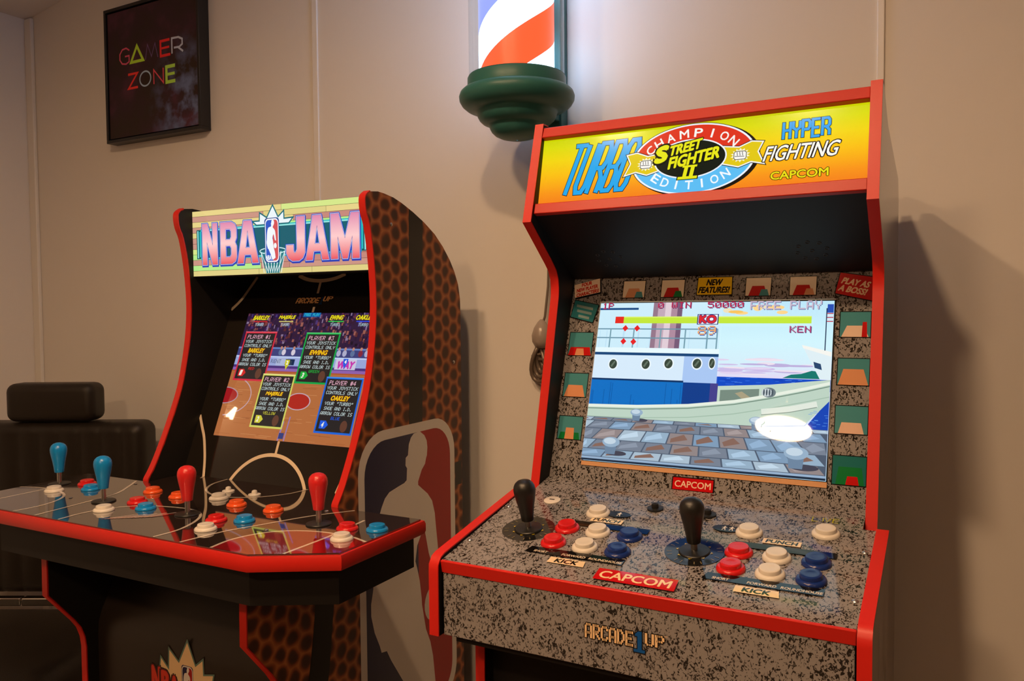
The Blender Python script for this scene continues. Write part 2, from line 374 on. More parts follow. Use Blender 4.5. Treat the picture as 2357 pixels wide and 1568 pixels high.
joint('trim_1', -1.091, -1.074, zc(-1.09)-.001); joint('trim_2', .2105, .2225, zc(.21)-.001); joint('trim_3', 1.51, 1.524, zc(1.52)-.001)
struct(MB().box(XL, XL+.035, WALL_Y-.012, WALL_Y, .08, zc(XL)-.001).build('trim_4', trim_m, bevel=.003))
struct(MB().box(XL, XR, WALL_Y-.014, WALL_Y, 0, .08).build('baseboard_back', trim_m, bevel=.003))
struct(MB().box(XL, XL+.014, YF, WALL_Y-.014, 0, .08).build('baseboard_left', trim_m, bevel=.003))

# ---------------------------------------------------------------- arcade controls shared by both cabinets
def lathe_mesh(name, prof, material, n=28, angle=35):
    o = MB().lathe(prof, n=n).build(name, material, auto=angle); me = o.data; bpy.data.objects.remove(o); return me
FL = [(.0172,0),(.0172,.0016),(.0162,.0034),(.0148,.0044),(.0134,.0046)]
PL = [(.0126,.002),(.0126,.0078),(.0119,.0092),(.0105,.0097),(.006,.0091),(.001,.0089)]
SMF = [(.0115,0),(.0112,.0018),(.009,.0026)]; SMP = [(.0050,.001),(.0052,.0055),(.0045,.0080),(.002,.0092),(.0004,.0094)]
BAT = [(.0082,0),(.0086,.001),(.0096,.010),(.0115,.022),(.0136,.032),(.0150,.040),(.0153,.045),(.0146,.0495),(.0126,.0535),(.0094,.0565),(.0050,.0583),(.0008,.0588)]
_cm = {}
def cached(kind, prof, material, n=28):
    k = (kind, material.name)
    if k not in _cm: _cm[k] = lathe_mesh(kind, prof, material, n)
    return _cm[k]
def inst(name, me, parent, loc=(0,0,0), rot=(0,0,0)):
    o = bpy.data.objects.new(name, me); COL.objects.link(o); o.parent = parent; o.location = loc; o.rotation_euler = rot; return o
def button(parent, loc, material, rot=(0,0,0), label=None):
    o = inst('button', cached('button', FL, material), parent, loc, rot); inst('plunger', cached('plunger', PL, material), o)
    if label: o['label'] = label
    return o
def small_button(parent, loc, material, rot=(0,0,0)):
    o = inst('small_button', cached('small_button', SMF, material), parent, loc, rot); inst('plunger', cached('small_plunger', SMP, material), o); return o
def joystick(parent, loc, material, shaft, rot=(0,0,0), lift=.015, washer_r=.0195, label=None):
    o = inst('joystick', cached('washer%.4f' % washer_r, [(washer_r,0),(washer_r,.0012),(washer_r-.001,.0022),(.006,.0030),(.0045,.0034)], P_BLACK), parent, loc, rot)
    inst('shaft', cached('shaft', [(.0042,.0),(.0042,.034)], shaft, 16), o)
    inst('bat_handle', cached('bat_handle', BAT, material, 36), o, (0,0,lift))
    if label: o['label'] = label
    return o
def screw(parent, loc, rot=(0,0,0)):
    return inst('screw', cached('screw', [(.0036,0),(.0036,.0006),(.0026,.0016),(.0008,.0020)], steel_m, 14), parent, loc, rot)

# ================================================================ fighting game cabinet
sf = empty('arcade_cabinet')
tag(sf, 'red edged arcade cabinet with speckled grey control deck and yellow marquee', 'arcade cabinet')
HW, T = .25, .0143; HI = HW-T
corner_c = [(.030,1.3855),(.043,1.374),(.0505,1.360),(.0525,1.345),(.0515,1.330)]
front = [(0,1.6),(-.0457,1.445)]+corner_c+[(-.0285,1.0225)]
lowfront = [(-.05,.95),(-.19,.90),(-.197,.885),(-.197,.02)]
prof = [(.016,1.6)]+front+lowfront+[(-.197,0),(.36,0),(.36,1.49),(.345,1.522),(.10,1.562)]
for sx in (-1, 1):
    x0, x1 = (HI, HW) if sx > 0 else (-HW, -HI)
    MB().prism(prof, x0, x1, (1,0,1) if sx > 0 else (0,1,1)).build('side_panel', [side_grey, blk_m], sf)
    mould('edge_moulding', [(.016,1.6),(.002,1.6)]+front, x0, x1, red_m, sf)
    mould('edge_moulding', [(-.197,.884),(-.197,.0)], x0, x1, red_m, sf)
    # deck cheek with its own moulding
    a, b = (.251, .2653) if sx > 0 else (-.2653, -.251)
    ck = [(-.0545,1.0305),(-.272,.9905),(-.2805,.987),(-.2862,.979),(-.2868,.970),(-.2868,.886),(-.0545,.886)]
    MB().prism(ck, a, b, (1,0,1) if sx > 0 else (0,1,1)).build('deck_cheek', [side_grey, blk_m], sf)
    mould('edge_moulding', ck[:6], a, b, red_m, sf)
# back and top
MB().box(-HI, HI, .345, .355, .02, 1.49).build('back_board', blk_m, sf)
obj('top_board', [(-HI,.004,1.592),(HI,.004,1.592),(HI,.33,1.522),(-HI,.33,1.522),(-HI,.004,1.582),(HI,.004,1.582),(HI,.33,1.512),(-HI,.33,1.512)],
    [(0,1,2,3),(7,6,5,4),(0,4,5,1),(1,5,6,2),(2,6,7,3),(3,7,4,0)], blk_m, sf)
def quad_slab(name, p0, p1, x0, x1, th, material, parent, **kw):
    """slab between (y,z) points p0 (low) and p1 (high), front face through them, th thick to the back"""
    d = (Vector(p1)-Vector(p0)).normalized(); n = Vector((d.y, -d.x))*th
    P = [p0, p1, (p1[0]+n.x, p1[1]+n.y), (p0[0]+n.x, p0[1]+n.y)]
    return MB().prism(P, x0, x1).build(name, material, parent, **kw)
quad_slab('marquee_rail', (-.0075,1.579), (-.0005,1.5955), -HI, HI, .016, redlam_m, sf, bevel=.0012)
quad_slab('marquee_rail', (-.0385,1.4575), (-.0335,1.4735), -HI, HI, .016, redlam_m, sf, bevel=.0012)
# marquee
ma, mb_ = Vector((0,-.022,1.472)), Vector((0,.0035,1.583)); me_ = (mb_-ma).normalized()
marq = quad_slab('marquee', (-.0215,1.470), (.004,1.584), -HI, HI, .004, blk_m, sf)
c = Canvas(ma - Vector((1,0,0)).cross(me_)*-.0006, (1,0,0), me_)
MH = .112
c.grad(-HI, HI, [(0, rgb(246,128,28)), (.018, rgb(250,150,26)), (.045, rgb(252,190,20)), (.07, rgb(244,214,16)), (.092, rgb(220,220,8)), (MH, rgb(196,208,0))])
cy_, dk_ = rgb(36,168,236), rgb(10,26,48)
stroke_text(c, 'TURBO', -.2035, -.0935, .013, .0905, .0068, cy_, .0010, dk_, .30)
EC = (.004,.052)
c.ellipse(EC[0]+.004, EC[1]-.002, .091, .054, rgb(20,16,10), 64)
c.ellipse(*EC, .0905, .0535, rgb(12,14,20), 64); c.ellipse(*EC, .0895, .0527, rgb(240,244,250), 64)
c.poly(arc(*EC, .0865, .0505, 0, 180, 40), rgb(222,52,30)); c.poly(arc(*EC, .0865, .0505, 180, 360, 40), rgb(92,190,244))
for sx in (-1, 1):
    rb = [(.045,.064),(.066,.061),(.083,.068),(.097,.066),(.091,.053),(.099,.036),(.083,.040),(.066,.034),(.045,.040)]
    P = [(EC[0]+sx*u-.004*0, v) for u, v in rb]
    c.shape([P], rgb(14,14,16), off=.0028); c.shape([P], rgb(245,245,240), off=.0018); c.shape([P], rgb(226,200,22), off=0)
    fx, fy = EC[0]+sx*.068, .050          # star flash and clenched hand emblem
    st = [(fx+(.0135 if k%2 else .0095)*math.cos(2*pi*k/28), fy+(.0105 if k%2 else .0074)*math.sin(2*pi*k/28)) for k in range(28)]
    c.poly(st, rgb(250,246,210))
    c.shape([rrect(fx-.0082,fx+.0078,fy-.0058,fy+.0052,.0028,4)], rgb(20,20,24), off=.0009); c.shape([rrect(fx-.0082,fx+.0078,fy-.0058,fy+.0052,.0028,4)], rgb(248,246,240))
    for k in range(3): c.stroke([(fx-.0045+.0036*k, fy+.0048),(fx-.0038+.0036*k, fy-.0008)], .0008, rgb(20,20,24))
    c.stroke([(fx-.0075,fy-.0014),(fx+.0055,fy-.0022)], .0008, rgb(20,20,24))
c.ellipse(EC[0]-.003, EC[1], .0525, .0295, rgb(240,244,250), 48); c.ellipse(EC[0]-.003, EC[1], .0505, .0275, rgb(14,26,18), 48)
def arc_text(cv_, s, cx, cy, rx, ry, a0, a1, h, wd, col, flip=False):
    for i, ch in enumerate(s):
        a = math.radians(a0+(a1-a0)*i/(len(s)-1)); u, v = cx+rx*math.cos(a), cy+ry*math.sin(a)
        tx, ty = -rx*math.sin(a), ry*math.cos(a); r = math.atan2(ty, tx); r = r if flip else r+pi
        ww = wd*(.20 if ch == 'I' else 1.15 if ch == 'M' else 1)
        cv_.text(ch, u-ww/2, u+ww/2, v-h/2, v+h/2, col, bold=.015, rot=r)
arc_text(c, 'CHAMPION', EC[0]-.001, EC[1], .069, .0385, 152, 31, .0125, .0115, rgb(250,246,240))
arc_text(c, 'EDITION', EC[0], EC[1]+.001, .068, .0405, 221, 316, .0125, .0110, rgb(244,250,255), flip=True)
YL, OB = rgb(232,230,24), [(.075, rgb(10,14,8))]
def brush(s, x0, x1, y0, y1, rot, sh=.35, b=.03): c.text(s, x0, x1, y0, y1, YL, bold=b, shear=sh, rot=rot, outline=OB)
brush('FIGHTER', -.0290, .0440, .0445, .0610, .15, .30, .045)
brush('S', -.0485, -.0325, .0515, .0735, .15, .3, .06); brush('TREET', -.0290, .0170, .0630, .0765, .17, .35, .05)
for k in range(2):
    a = -.0085+k*.0095
    c.poly([(a-.0012,.0215),(a+.0068,.0215),(a+.0105,.0425),(a+.0025,.0425)], rgb(10,14,8))
c.poly([(-.0165,.0205),(.0145,.0205),(.0150,.0265),(-.0160,.0265)], rgb(10,14,8))
for k in range(2):
    a = -.0085+k*.0095
    c.poly([(a,.0225),(a+.0055,.0225),(a+.0090,.0415),(a+.0035,.0415)], YL)
c.poly([(-.0150,.0215),(.0130,.0215),(.0136,.0255),(-.0145,.0255)], YL); c.poly([(-.0085,.0390),(.0125,.0390),(.0130,.0420),(-.0080,.0420)], YL)
stroke_text(c, 'HYPER', .1265, .1885, .0660, .0900, .0036, rgb(30,160,235), .0008, dk_, .02)
c.text('FIGHTING', .106, .199, .0365, .0575, rgb(250,248,240), bold=.012, shear=.3, outline=[(.055, rgb(16,12,10))], spacing=.95)
c.text('CAPCOM', .1145, .1875, .0095, .0205, rgb(236,222,20), bold=.022, outline=[(.05, rgb(24,16,4))])
c.build('marquee_artwork', marq_m, marq)
# speaker panel
sp1, sp0 = (.1125,1.362), (-.034,1.4575)
spk = quad_slab('speaker_panel', sp1, sp0, -HI, HI, .012, blk_m, sf)
e2 = Vector((0, sp0[0]-sp1[0], sp0[1]-sp1[1])).normalized(); n2 = Vector((1,0,0)).cross(e2)
for cx in (-.153, .155):
    hole = MB()
    for k in range(9):
        du, dv = (0,0) if k == 8 else (.0205*math.cos(pi/4*k+.2), .0205*math.sin(pi/4*k+.2))
        ctr = Vector((cx+du, *Vector(sp1)))+e2*(.053+dv)
        k0 = len(hole.v); nn = 12
        for rr, hh in ((.0034,.0003),(.0027,.0007),(.0022,.0003),(.0021,-.004)):
            for j in range(nn): hole.v.append(tuple(ctr+Vector((1,0,0))*rr*math.cos(2*pi*j/nn)+e2*rr*math.sin(2*pi*j/nn)+n2*hh))
        for q in range(3):
            for j in range(nn): hole.f.append((k0+q*nn+j, k0+q*nn+(j+1)%nn, k0+(q+1)*nn+(j+1)%nn, k0+(q+1)*nn+j)); hole.m.append(0)
    hole.build('speaker_holes', mat('dark_hole_rim', (.03,.027,.025), .5), spk)
# bezel (with a real opening) and the screen set back in it
be = Vector((0,.31107,.95039)); b0 = Vector((0,.0207,1.0709)); bn = Vector((1,0,0)).cross(be)
def bz(u, v, d=0.0): return b0+Vector((u,0,0))+be*v+bn*d
SW, SH = .182, .2627
SPX0, SPX1, V0, V1 = -HI, HI, -.0318, .3065
vs = []; fs = []
for d in (0.0, -.006):
    for (u, v) in ((SPX0,V0),(SPX1,V0),(SPX1,V1),(SPX0,V1),(-SW-.002,-.0015),(SW+.002,-.0015),(SW+.002,SH+.002),(-SW-.002,SH+.002)): vs.append(bz(u,v,d))
mi = []
for i in range(4):
    j = (i+1) % 4
    fs += [(i,j,4+j,4+i),(8+i,8+4+i,8+4+j,8+j),(i,8+i,8+j,j)]; mi += [0,0,0]
    fs.append((4+i,4+j,12+j,12+i)); mi.append(1)
bezel = obj('bezel', vs, fs, [granite_gloss, mdf_m], sf, mids=mi)
MB().prism([tuple(bz(0,V0,-.0105)[1:]), tuple(bz(0,V1,-.0105)[1:]), tuple(bz(0,V1,-.03)[1:]), tuple(bz(0,V0,-.03)[1:])], -HI, HI).build('monitor_housing', blk_m, sf)
scr = obj('screen', [bz(u,v,d) for d in (-.0057,-.010) for u, v in ((-SW-.008,-.012),(SW+.004,-.012),(SW+.004,SH+.004),(-SW-.008,SH+.004))],
          [(0,1,2,3),(7,6,5,4),(0,4,5,1),(1,5,6,2),(2,6,7,3),(3,7,4,0)], blkgloss_m, sf)
obj('wood_strip', [bz(u,v,d) for d in (.0002,.0016) for u, v in ((-SW-.001,-.0078),(SW+.001,-.0088),(SW+.001,-.0012),(-SW-.001,-.0012))], [(3,2,1,0),(4,5,6,7),(0,1,5,4),(1,2,6,5),(2,3,7,6),(3,0,4,7)], mdf_m, bezel)
# bezel print : caption labels and plain colour cards in black frames
c = Canvas(bz(0,0,.0002), (1,0,0), be)
TEAL = rgb(70,140,150)
def card(cx, cy, w_, h_, bg, blocks):
    x0, x1, y0, y1 = cx-w_/2, cx+w_/2, cy-h_/2, cy+h_/2
    c.rect(x0-.0012, x1+.0012, y0-.0012, y1+.0012, BLK); c.rect(x0, x1, y0, y1, bg)
    for (a, b, cc, d, col) in blocks: c.poly([(x0+w_*a, y0),(x0+w_*b, y0),(x0+w_*(b-d), y0+h_*cc),(x0+w_*(a+d), y0+h_*cc)], col)
    c.build('picture_card', print_gloss, bezel)
SK, RD, GR = rgb(214,150,110), rgb(190,24,24), rgb(20,120,60)
card(-.210,.191,.041,.039, TEAL, [(0,1,.36,.08,RD),(.3,.7,.30,.05,SK)]); card(-.210,.121,.041,.039, TEAL, [(.05,.95,.5,.14,SK)]); card(-.210,.050,.041,.037, TEAL, [(.05,.95,.3,.06,GR),(.3,.7,.5,.03,SK)])
card(.2105,.2255,.040,.037, TEAL, [(.05,.95,.45,.18,rgb(226,200,180)),(.72,.9,.6,.02,RD)]); card(.2105,.156,.041,.038, TEAL, [(.02,.98,.6,.16,SK)])
card(.2105,.0875,.0415,.0385, TEAL, [(.1,.9,.4,.1,rgb(226,190,170))]); card(.2105,.0175,.0425,.039, rgb(30,110,110), [(.1,.95,.62,.08,GR),(.4,.8,.3,.05,RD)])
for cx, cols in ((-.1268,(SK,TEAL)),(-.0615,(RD,GR)),(.072,(RD,TEAL)),(.1368,(RD,SK))):
    card(cx, .285, .037, .0285, rgb(232,216,196), [(.12,.88,.55,.14,cols[0]),(.55,.95,.35,.08,cols[1])])
def plate(quad, col, border=BLK, off=.0012):
    c.shape([quad], border, off=off); c.shape([quad], col)
def caption(): return c.build('caption_label', print_gloss, bezel)
plate([(-.0215,.2735),(.0325,.2735),(.0315,.3018),(-.021,.3018)], rgb(236,196,20))
c.text('NEW', -.0065,.0165,.2890,.2985, rgb(24,16,8), bold=.05, shear=.2); c.text('FEATURES!', -.0185,.0285,.2765,.2860, rgb(24,16,8), bold=.05, shear=.2); caption()['label'] = 'yellow caption label reading New Features'
q4 = [(-.231,.2715),(-.1855,.281),(-.189,.3055),(-.2345,.2945)]
c.shape([[(u+.002,v-.002) for u,v in q4]], BLK, off=.0004); plate(q4, rgb(240,216,196), off=.0004)
for st, dv, wd in (('FOUR',.0075,.018),('NEW PLAYER',-.0005,.038),('CHARACTERS!',-.0085,.040)):
    c.text(st, -.210-wd/2+dv*-.2, -.210+wd/2+dv*-.2, .2885+dv-.003, .2885+dv+.003, rgb(200,40,24), bold=.05, shear=.15, rot=.22)
caption()
qb = [(-.2335,.238),(-.193,.228),(-.1855,.258),(-.229,.267)]
plate(qb, rgb(40,112,122))
for k in range(3):
    u, v = -.2100, .2545-.0085*k; wd = (.030,.027,.020)[k]
    c.poly([(u-wd/2,v+.22*wd/2-.0022),(u+wd/2,v-.22*wd/2-.0022),(u+wd/2,v-.22*wd/2+.0022),(u-wd/2,v+.22*wd/2+.0022)], rgb(120,146,146))
caption()
qp = [(.182,.2725),(.2335,.2600),(.2335,.2955),(.188,.304)]
plate(qp, rgb(196,24,28))
c.text('PLAY AS', .191,.228,.2835,.2925, rgb(244,206,170), bold=.045, shear=.25, rot=-.22); c.text('A BOSS!', .187,.224,.2725,.2815, rgb(244,206,170), bold=.045, shear=.25, rot=-.22)
caption()
plate([(-.0318,-.0310),(.0285,-.0310),(.0285,-.0135),(-.0318,-.0135)], rgb(196,14,22), off=.0014)
c.text('CAPCOM', -.0285,.0250,-.0272,-.0178, rgb(236,206,180), bold=.015)
caption()
# screen picture: a plain harbour backdrop with the score line
c = Canvas(bz(-.0012,.0006,-.0055), (1,0,0), be, clip=(-SW,SW,0,SH))
c.grad(-SW, SW, [(0,rgb(190,225,245)),(.145,rgb(226,220,246)),(.165,rgb(214,240,252)),(.2,rgb(210,246,255)),(SH,rgb(190,232,250))])
for k in range(26):
    u, v = random.uniform(.02,.17), random.uniform(.147,.175); c.ellipse(u, v, random.uniform(.012,.03), random.uniform(.001,.0028), rgb(*random.choice([(206,190,232),(226,212,240),(190,176,222),(238,226,240)])), 16)
for k in range(22):
    u = random.uniform(-.11,.12); c.ellipse(u, SH-.014+random.uniform(-.008,.010)-abs(u)*.02, random.uniform(.006,.016), random.uniform(.002,.006), rgb(*random.choice([(250,196,96),(255,214,140),(246,178,70),(240,226,190)])), 14)
c.rect(.020,.185,.126,.1435, rgb(18,76,198))
for k in range(60):
    u, v = random.uniform(.022,.17), random.uniform(.128,.143); c.rect(u, u+random.uniform(.004,.014), v, v+.0006, rgb(*random.choice([(60,120,230),(10,44,160),(90,150,240)])))
c.poly([(.116,.1440),(.128,.1495),(.142,.151),(.156,.156),(.176,.154),(.176,.1440)], rgb(20,120,110))
# ship house, funnel, rails
c.rect(-SW,.020,.09,.262, rgb(206,238,252))
for k in range(18): u = random.uniform(-.18,.0); c.rect(u, u+random.uniform(.001,.004), random.choice((.187,.14)), .215 if k%2 else .178, rgb(190,226,246))
c.rect(-SW,-.115,.250,.2535, rgb(20,74,130))
fw = [(-.090,-.082,(150,120,140)),(-.082,-.070,(196,170,186)),(-.070,-.060,(226,206,216)),(-.060,-.050,(176,140,160)),(-.050,-.042,(120,92,120))]
for a, b, col in fw: c.rect(a, b, .186, .262, rgb(*col))
for v in (.2165,.2015): c.rect(-SW,.017,v,v+.0020, rgb(110,150,170))
for u in (-.16,-.12,-.075,-.035,.0,.015): c.rect(u,u+.0022,.186,.2175, rgb(120,160,176))
c.rect(-SW,.021,.178,.186, rgb(232,250,255)); c.rect(-SW,.021,.1735,.178, rgb(24,70,120)); c.rect(-SW,.021,.132,.1735, rgb(216,236,252))
c.rect(-.032,.021,.132,.1735, rgb(170,200,244)); c.rect(-SW,.024,.088,.132, rgb(16,112,196)); c.rect(-.030,.024,.088,.132, rgb(16,62,140))
c.rect(-SW,-.030,.1315,.1345, rgb(14,52,100)); c.rect(.012,.024,.088,.132, rgb(70,66,140))
for k in range(14): u = random.uniform(-.18,-.03); c.rect(u,u+.0008,.09,.09+random.uniform(.01,.04), rgb(10,84,160))
for u, v in ((-.148,.158),(-.093,.159),(-.056,.161),(-.011,.162),(.012,.163)):
    rx = .0085 if u < 0 else .0055; c.ellipse(u,v,rx,.0098, rgb(240,250,255),20); c.ellipse(u,v,rx*.78,.0078, rgb(58,72,60),20)
    c.poly([(u-rx*.5,v-.003),(u-rx*.2,v-.005),(u+rx*.45,v+.004),(u+rx*.2,v+.0055)], rgb(100,116,100))
# far vessel at the right and the low boat along the quay
c.poly([(.141,.194),(.184,.184),(.184,.143),(.168,.143)], rgb(224,240,246)); c.poly([(.141,.194),(.184,.184),(.184,.177),(.143,.189)], rgb(246,246,240))
c.poly([(.158,.169),(.168,.166),(.170,.157),(.160,.160)], rgb(40,70,110)); c.rect(.172,.1735,.186,.250, rgb(40,60,90))
c.rect(.1735,.182,.243,.256, rgb(40,80,180)); [c.rect(.1735,.182,.229+.003*k,.2305+.003*k, rgb(230,230,240) if k%2 else rgb(196,60,80)) for k in range(5)]
c.poly([(.024,.128),(.10,.133),(.182,.143),(.182,.130),(.09,.112),(.024,.100)], rgb(196,216,200))
c.poly([(.028,.122),(.085,.126),(.085,.112),(.028,.104)], rgb(120,140,128)); c.poly([(.050,.118),(.060,.121),(.080,.108),(.066,.106)], rgb(170,160,130))
gun = [(-SW,.0905),(-.10,.0925),(-.019,.098),(.05,.1075),(.10,.1185),(.15,.131),(SW,.140)]
low = [(SW,.112),(.170,.098),(.150,.076),(.08,.0705),(-.017,.068),(-.10,.0685),(-SW,.070)]
c.poly(gun+low, rgb(190,212,196)); c.stroke([(u,v-.002) for u,v in gun], .0045, rgb(232,240,226)); c.stroke([(u,v-.0065) for u,v in gun], .0016, rgb(120,146,130))
c.stroke([(u,v-.020-.0003*i) for i,(u,v) in enumerate(gun)], .0014, rgb(164,190,172))
c.stroke([(.09,.092),(.13,.098),(.166,.107)], .0085, rgb(226,234,222)); c.stroke([(.09,.0875),(.13,.0935),(.166,.1025)], .001, rgb(120,140,128))
c.poly([(.150,.0705),(.170,.098),(SW,.112),(SW,.0705)], rgb(24,70,180))
for k in range(14): u = random.uniform(.155,.178); v = random.uniform(.073,.098); c.rect(u,u+.005,v,v+.0006, rgb(90,150,230))
c.ellipse(.099,.121,.010,.0075, rgb(110,124,130),20); c.ellipse(.096,.121,.0075,.006, rgb(200,210,214),20); [c.ellipse(.092+.004*k,.121,.0012,.005, rgb(70,84,94),12) for k in range(4)]
# paving slabs of the quay
c.rect(-SW,SW,0,.0705, rgb(80,92,110))
rows = [.0705,.0645,.0520,.0345,.0190,.0065]
vx = lambda u0, v: u0*(1+(.0705-v)*7.2)
for r in range(5):
    ya, yb = rows[r+1]+.0006, rows[r]-.0006
    us = [-.200+.0325*k+(.008 if r%2 else 0) for k in range(14)]
    for k in range(13):
        base = random.choice([(150,176,198),(128,156,184),(170,190,206),(120,130,146),(146,134,134)])
        a, b = us[k]+.0009, us[k+1]-.0009
        if vx(a,ya) > SW or vx(b,ya) < -SW: continue
        c.poly([(vx(a,ya),ya),(vx(b,ya),ya),(vx(b,yb),yb),(vx(a,yb),yb)], rgb(*base))
        m_ = (ya+yb)/2; c.poly([(vx(a+.004,ya),ya+.002),(vx(b-.006,m_),m_-.0006),(vx(b-.012,yb),yb-.001),(vx(a+.003,m_),m_)], rgb(*[min(255,int(x*1.1)+8) for x in base]) if random.random() < .6 else rgb(136,104,92))
c.rect(-SW,SW,.0028,.0062, rgb(150,176,204)); c.rect(-SW,SW,0,.0030, rgb(34,48,66))
for u, v, s_ in ((-.135,.018,1.0),(.142,.020,1.15),(.085,.068,.75),(-.098,.071,.7)):
    c.ellipse(u+.010*s_, v-.004*s_, .017*s_, .004*s_, rgb(70,70,84), 20); c.poly([(u-.008*s_,v-.006*s_),(u+.008*s_,v-.006*s_),(u+.010*s_,v+.012*s_),(u-.010*s_,v+.012*s_)], rgb(110,134,160))
    c.ellipse(u, v+.013*s_, .0145*s_, .008*s_, rgb(150,176,200), 22); c.ellipse(u-.002*s_, v+.0145*s_, .010*s_, .005*s_, rgb(196,214,228), 18)
# score line
c.rect(-.151,.153,.2255,.2368, rgb(196,232,60)); c.rect(-.151,.153,.2350,.2368, rgb(220,244,110)); c.rect(-.151,-.1365,.2255,.2368, rgb(232,44,34))
c.rect(-.0155,.0175,.2235,.2405, rgb(20,40,120)); c.rect(-.0140,.0160,.2245,.2395, rgb(246,246,250)); c.text('KO',-.0115,.0135,.2265,.2380, rgb(220,40,50), bold=.06, outline=[(.05,rgb(24,40,120))])
c.pix('89',-.0130,.0150,.2070,.2215, rgb(240,170,110), shadow=(.0012,rgb(40,60,150)))
RDX, SHD = rgb(196,44,84), (.0009,rgb(70,60,110))
c.pix('1P',-.176,-.157,.2500,.2605, RDX, shadow=SHD); c.pix('0 WIN',-.081,-.027,.2505,.2605, RDX, shadow=SHD); c.pix('50000',-.001,.054,.2505,.2605, RDX, shadow=SHD)
c.pix('FREE PLAY',.064,.166,.2475,.2605, rgb(206,186,206), shadow=(.0012,rgb(120,130,170))); c.pix('KEN',.123,.153,.2115,.2215, rgb(186,70,120), shadow=SHD)
for u, v in ((-.112,.217),(-.133,.195),(-.116,.1945),(-.132,.217)): c.poly([(u,v-.0055),(u+.005,v),(u,v+.0055),(u-.005,v)], rgb(232,36,40))
c.build('screen_picture', screen_m, scr)
# control deck
dfr, ded = Vector((0,-.2804,.9849)), Vector((0,.98089,.19456)); dn = Vector((1,0,0)).cross(ded); DL = .2925
DROT = (math.atan2(.19456,.98089), 0, 0)
def dp(u, v, d=0.0): return dfr+Vector((u,0,0))+ded*v+dn*d
def slab(name, us, vsx, d0, d1, material, parent, **kw):
    (a, b), (p, q) = us, vsx
    P = [dp(a,p,d0),dp(b,p,d0),dp(b,q,d0),dp(a,q,d0),dp(a,p,d1),dp(b,p,d1),dp(b,q,d1),dp(a,q,d1)]
    return obj(name, P, [(3,2,1,0),(4,5,6,7),(0,1,5,4),(1,2,6,5),(2,3,7,6),(3,0,4,7)], material, parent, **kw)
outl = [(-.2505,0),(.2505,0),(.2505,.2305),(.2350,.2305),(.2350,DL),(-.2350,DL),(-.2350,.2305),(-.2505,.2305)]
n8 = len(outl); vv = [dp(u,v,-.016) for u,v in outl]+[dp(u,v,0) for u,v in outl]
deck = obj('control_deck', vv, [tuple(range(n8))[::-1], tuple(range(n8,2*n8))]+[(i,(i+1)%n8,n8+(i+1)%n8,n8+i) for i in range(n8)], granite_gloss, sf)
slab('deck_edge_moulding', (-.2505,.2505), (-.0035,.001), -.0165, .0006, red_m, sf, bevel=.0012)
c = Canvas(dp(0,0,.0002), (1,0,0), ded)
for jx, wx in ((-.1805,-1), (.0525,1)):
    c.ellipse(jx, .114, .037, .037, rgb(26,26,26), 48)
    for k in range(24):          # pale marks round the stick
        a = 2*pi*k/24; ra, rb_ = .028, .034
        if k % 3: c.stroke([(jx+ra*math.cos(a), .114+ra*math.sin(a)),(jx+rb_*math.cos(a), .114+rb_*math.sin(a))], .0012, rgb(120,110,84))
    for k in range(8):
        a = 2*pi*k/8; p = (jx+.0235*math.cos(a), .114+.0235*math.sin(a)); q = (jx+.0205*math.cos(a), .114+.0205*math.sin(a)); t_ = (-math.sin(a)*.0026, math.cos(a)*.0026)
        c.poly([(p[0],p[1]),(q[0]+t_[0],q[1]+t_[1]),(q[0]-t_[0],q[1]-t_[1])], rgb(170,150,40))
    c.build('joystick_dial', print_gloss, deck)
for ox in (-.083, .1495):
    c.poly([(ox-.072,.052),(ox+.062,.052),(ox+.062,.0675),(ox-.068,.0675)], rgb(16,14,14))
    for st, x0, x1 in (('SHORT',ox-.060,ox-.041),('FORWARD',ox-.020,ox+.012),('ROUNDHOUSE',ox+.017,ox+.061)):
        c.text(st, x0, x1, .0545, .0595, rgb(214,200,180), bold=.03, shear=.1)
    c.poly([(ox-.031,.0335),(ox+.019,.0335),(ox+.0165,.0475),(ox-.031,.0475)], rgb(236,212,176)); c.text('KICK', ox-.0215, ox+.0085, .0360, .0450, rgb(14,12,10), bold=.045, shear=.1)
    c.build('button_legend', print_gloss, deck)
    c.poly([(ox-.055,.140),(ox+.065,.140),(ox+.065,.154),(ox-.055,.154)], rgb(16,14,14))
    c.poly([(ox-.024,.1575),(ox+.022,.1575),(ox+.022,.1705),(ox-.024,.1705)], rgb(236,212,176)); c.text('PUNCH', ox-.0195, ox+.0175, .1600, .1685, rgb(14,12,10), bold=.045, shear=.1)
    c.build('button_legend', print_gloss, deck)
def icon(cx, cy, nfig):
    c.ellipse(cx, cy, .018, .0095, rgb(22,20,20), 30)
    for k in range(nfig):
        x = cx+.002+(k-(nfig-1)/2)*.0095
        c.ellipse(x, cy+.0048, .0013, .0013, WHT, 12); c.rect(x-.0014,x+.0014,cy-.001,cy+.0033, WHT)
        c.stroke([(x-.0034,cy+.0012),(x-.0014,cy+.0028)], .0011, WHT); c.stroke([(x+.0034,cy+.0012),(x+.0014,cy+.0028)], .0011, WHT)
        c.stroke([(x-.0008,cy-.001),(x-.0022,cy-.0058)], .0012, WHT); c.stroke([(x+.0008,cy-.001),(x+.0022,cy-.0058)], .0012, WHT)
icon(-.076,.187,1); c.build('player_icon', print_gloss, deck); icon(.0755,.184,2); c.build('player_icon', print_gloss, deck)
c.poly([(-.0425,.0115),(.0575,.0115),(.0555,.0375),(-.0435,.0375)], rgb(196,20,26))
c.text('CAPCOM', -.0375, .0500, .0165, .0325, rgb(240,214,170), bold=.022)
c.build('red_name_plate', print_gloss, deck)
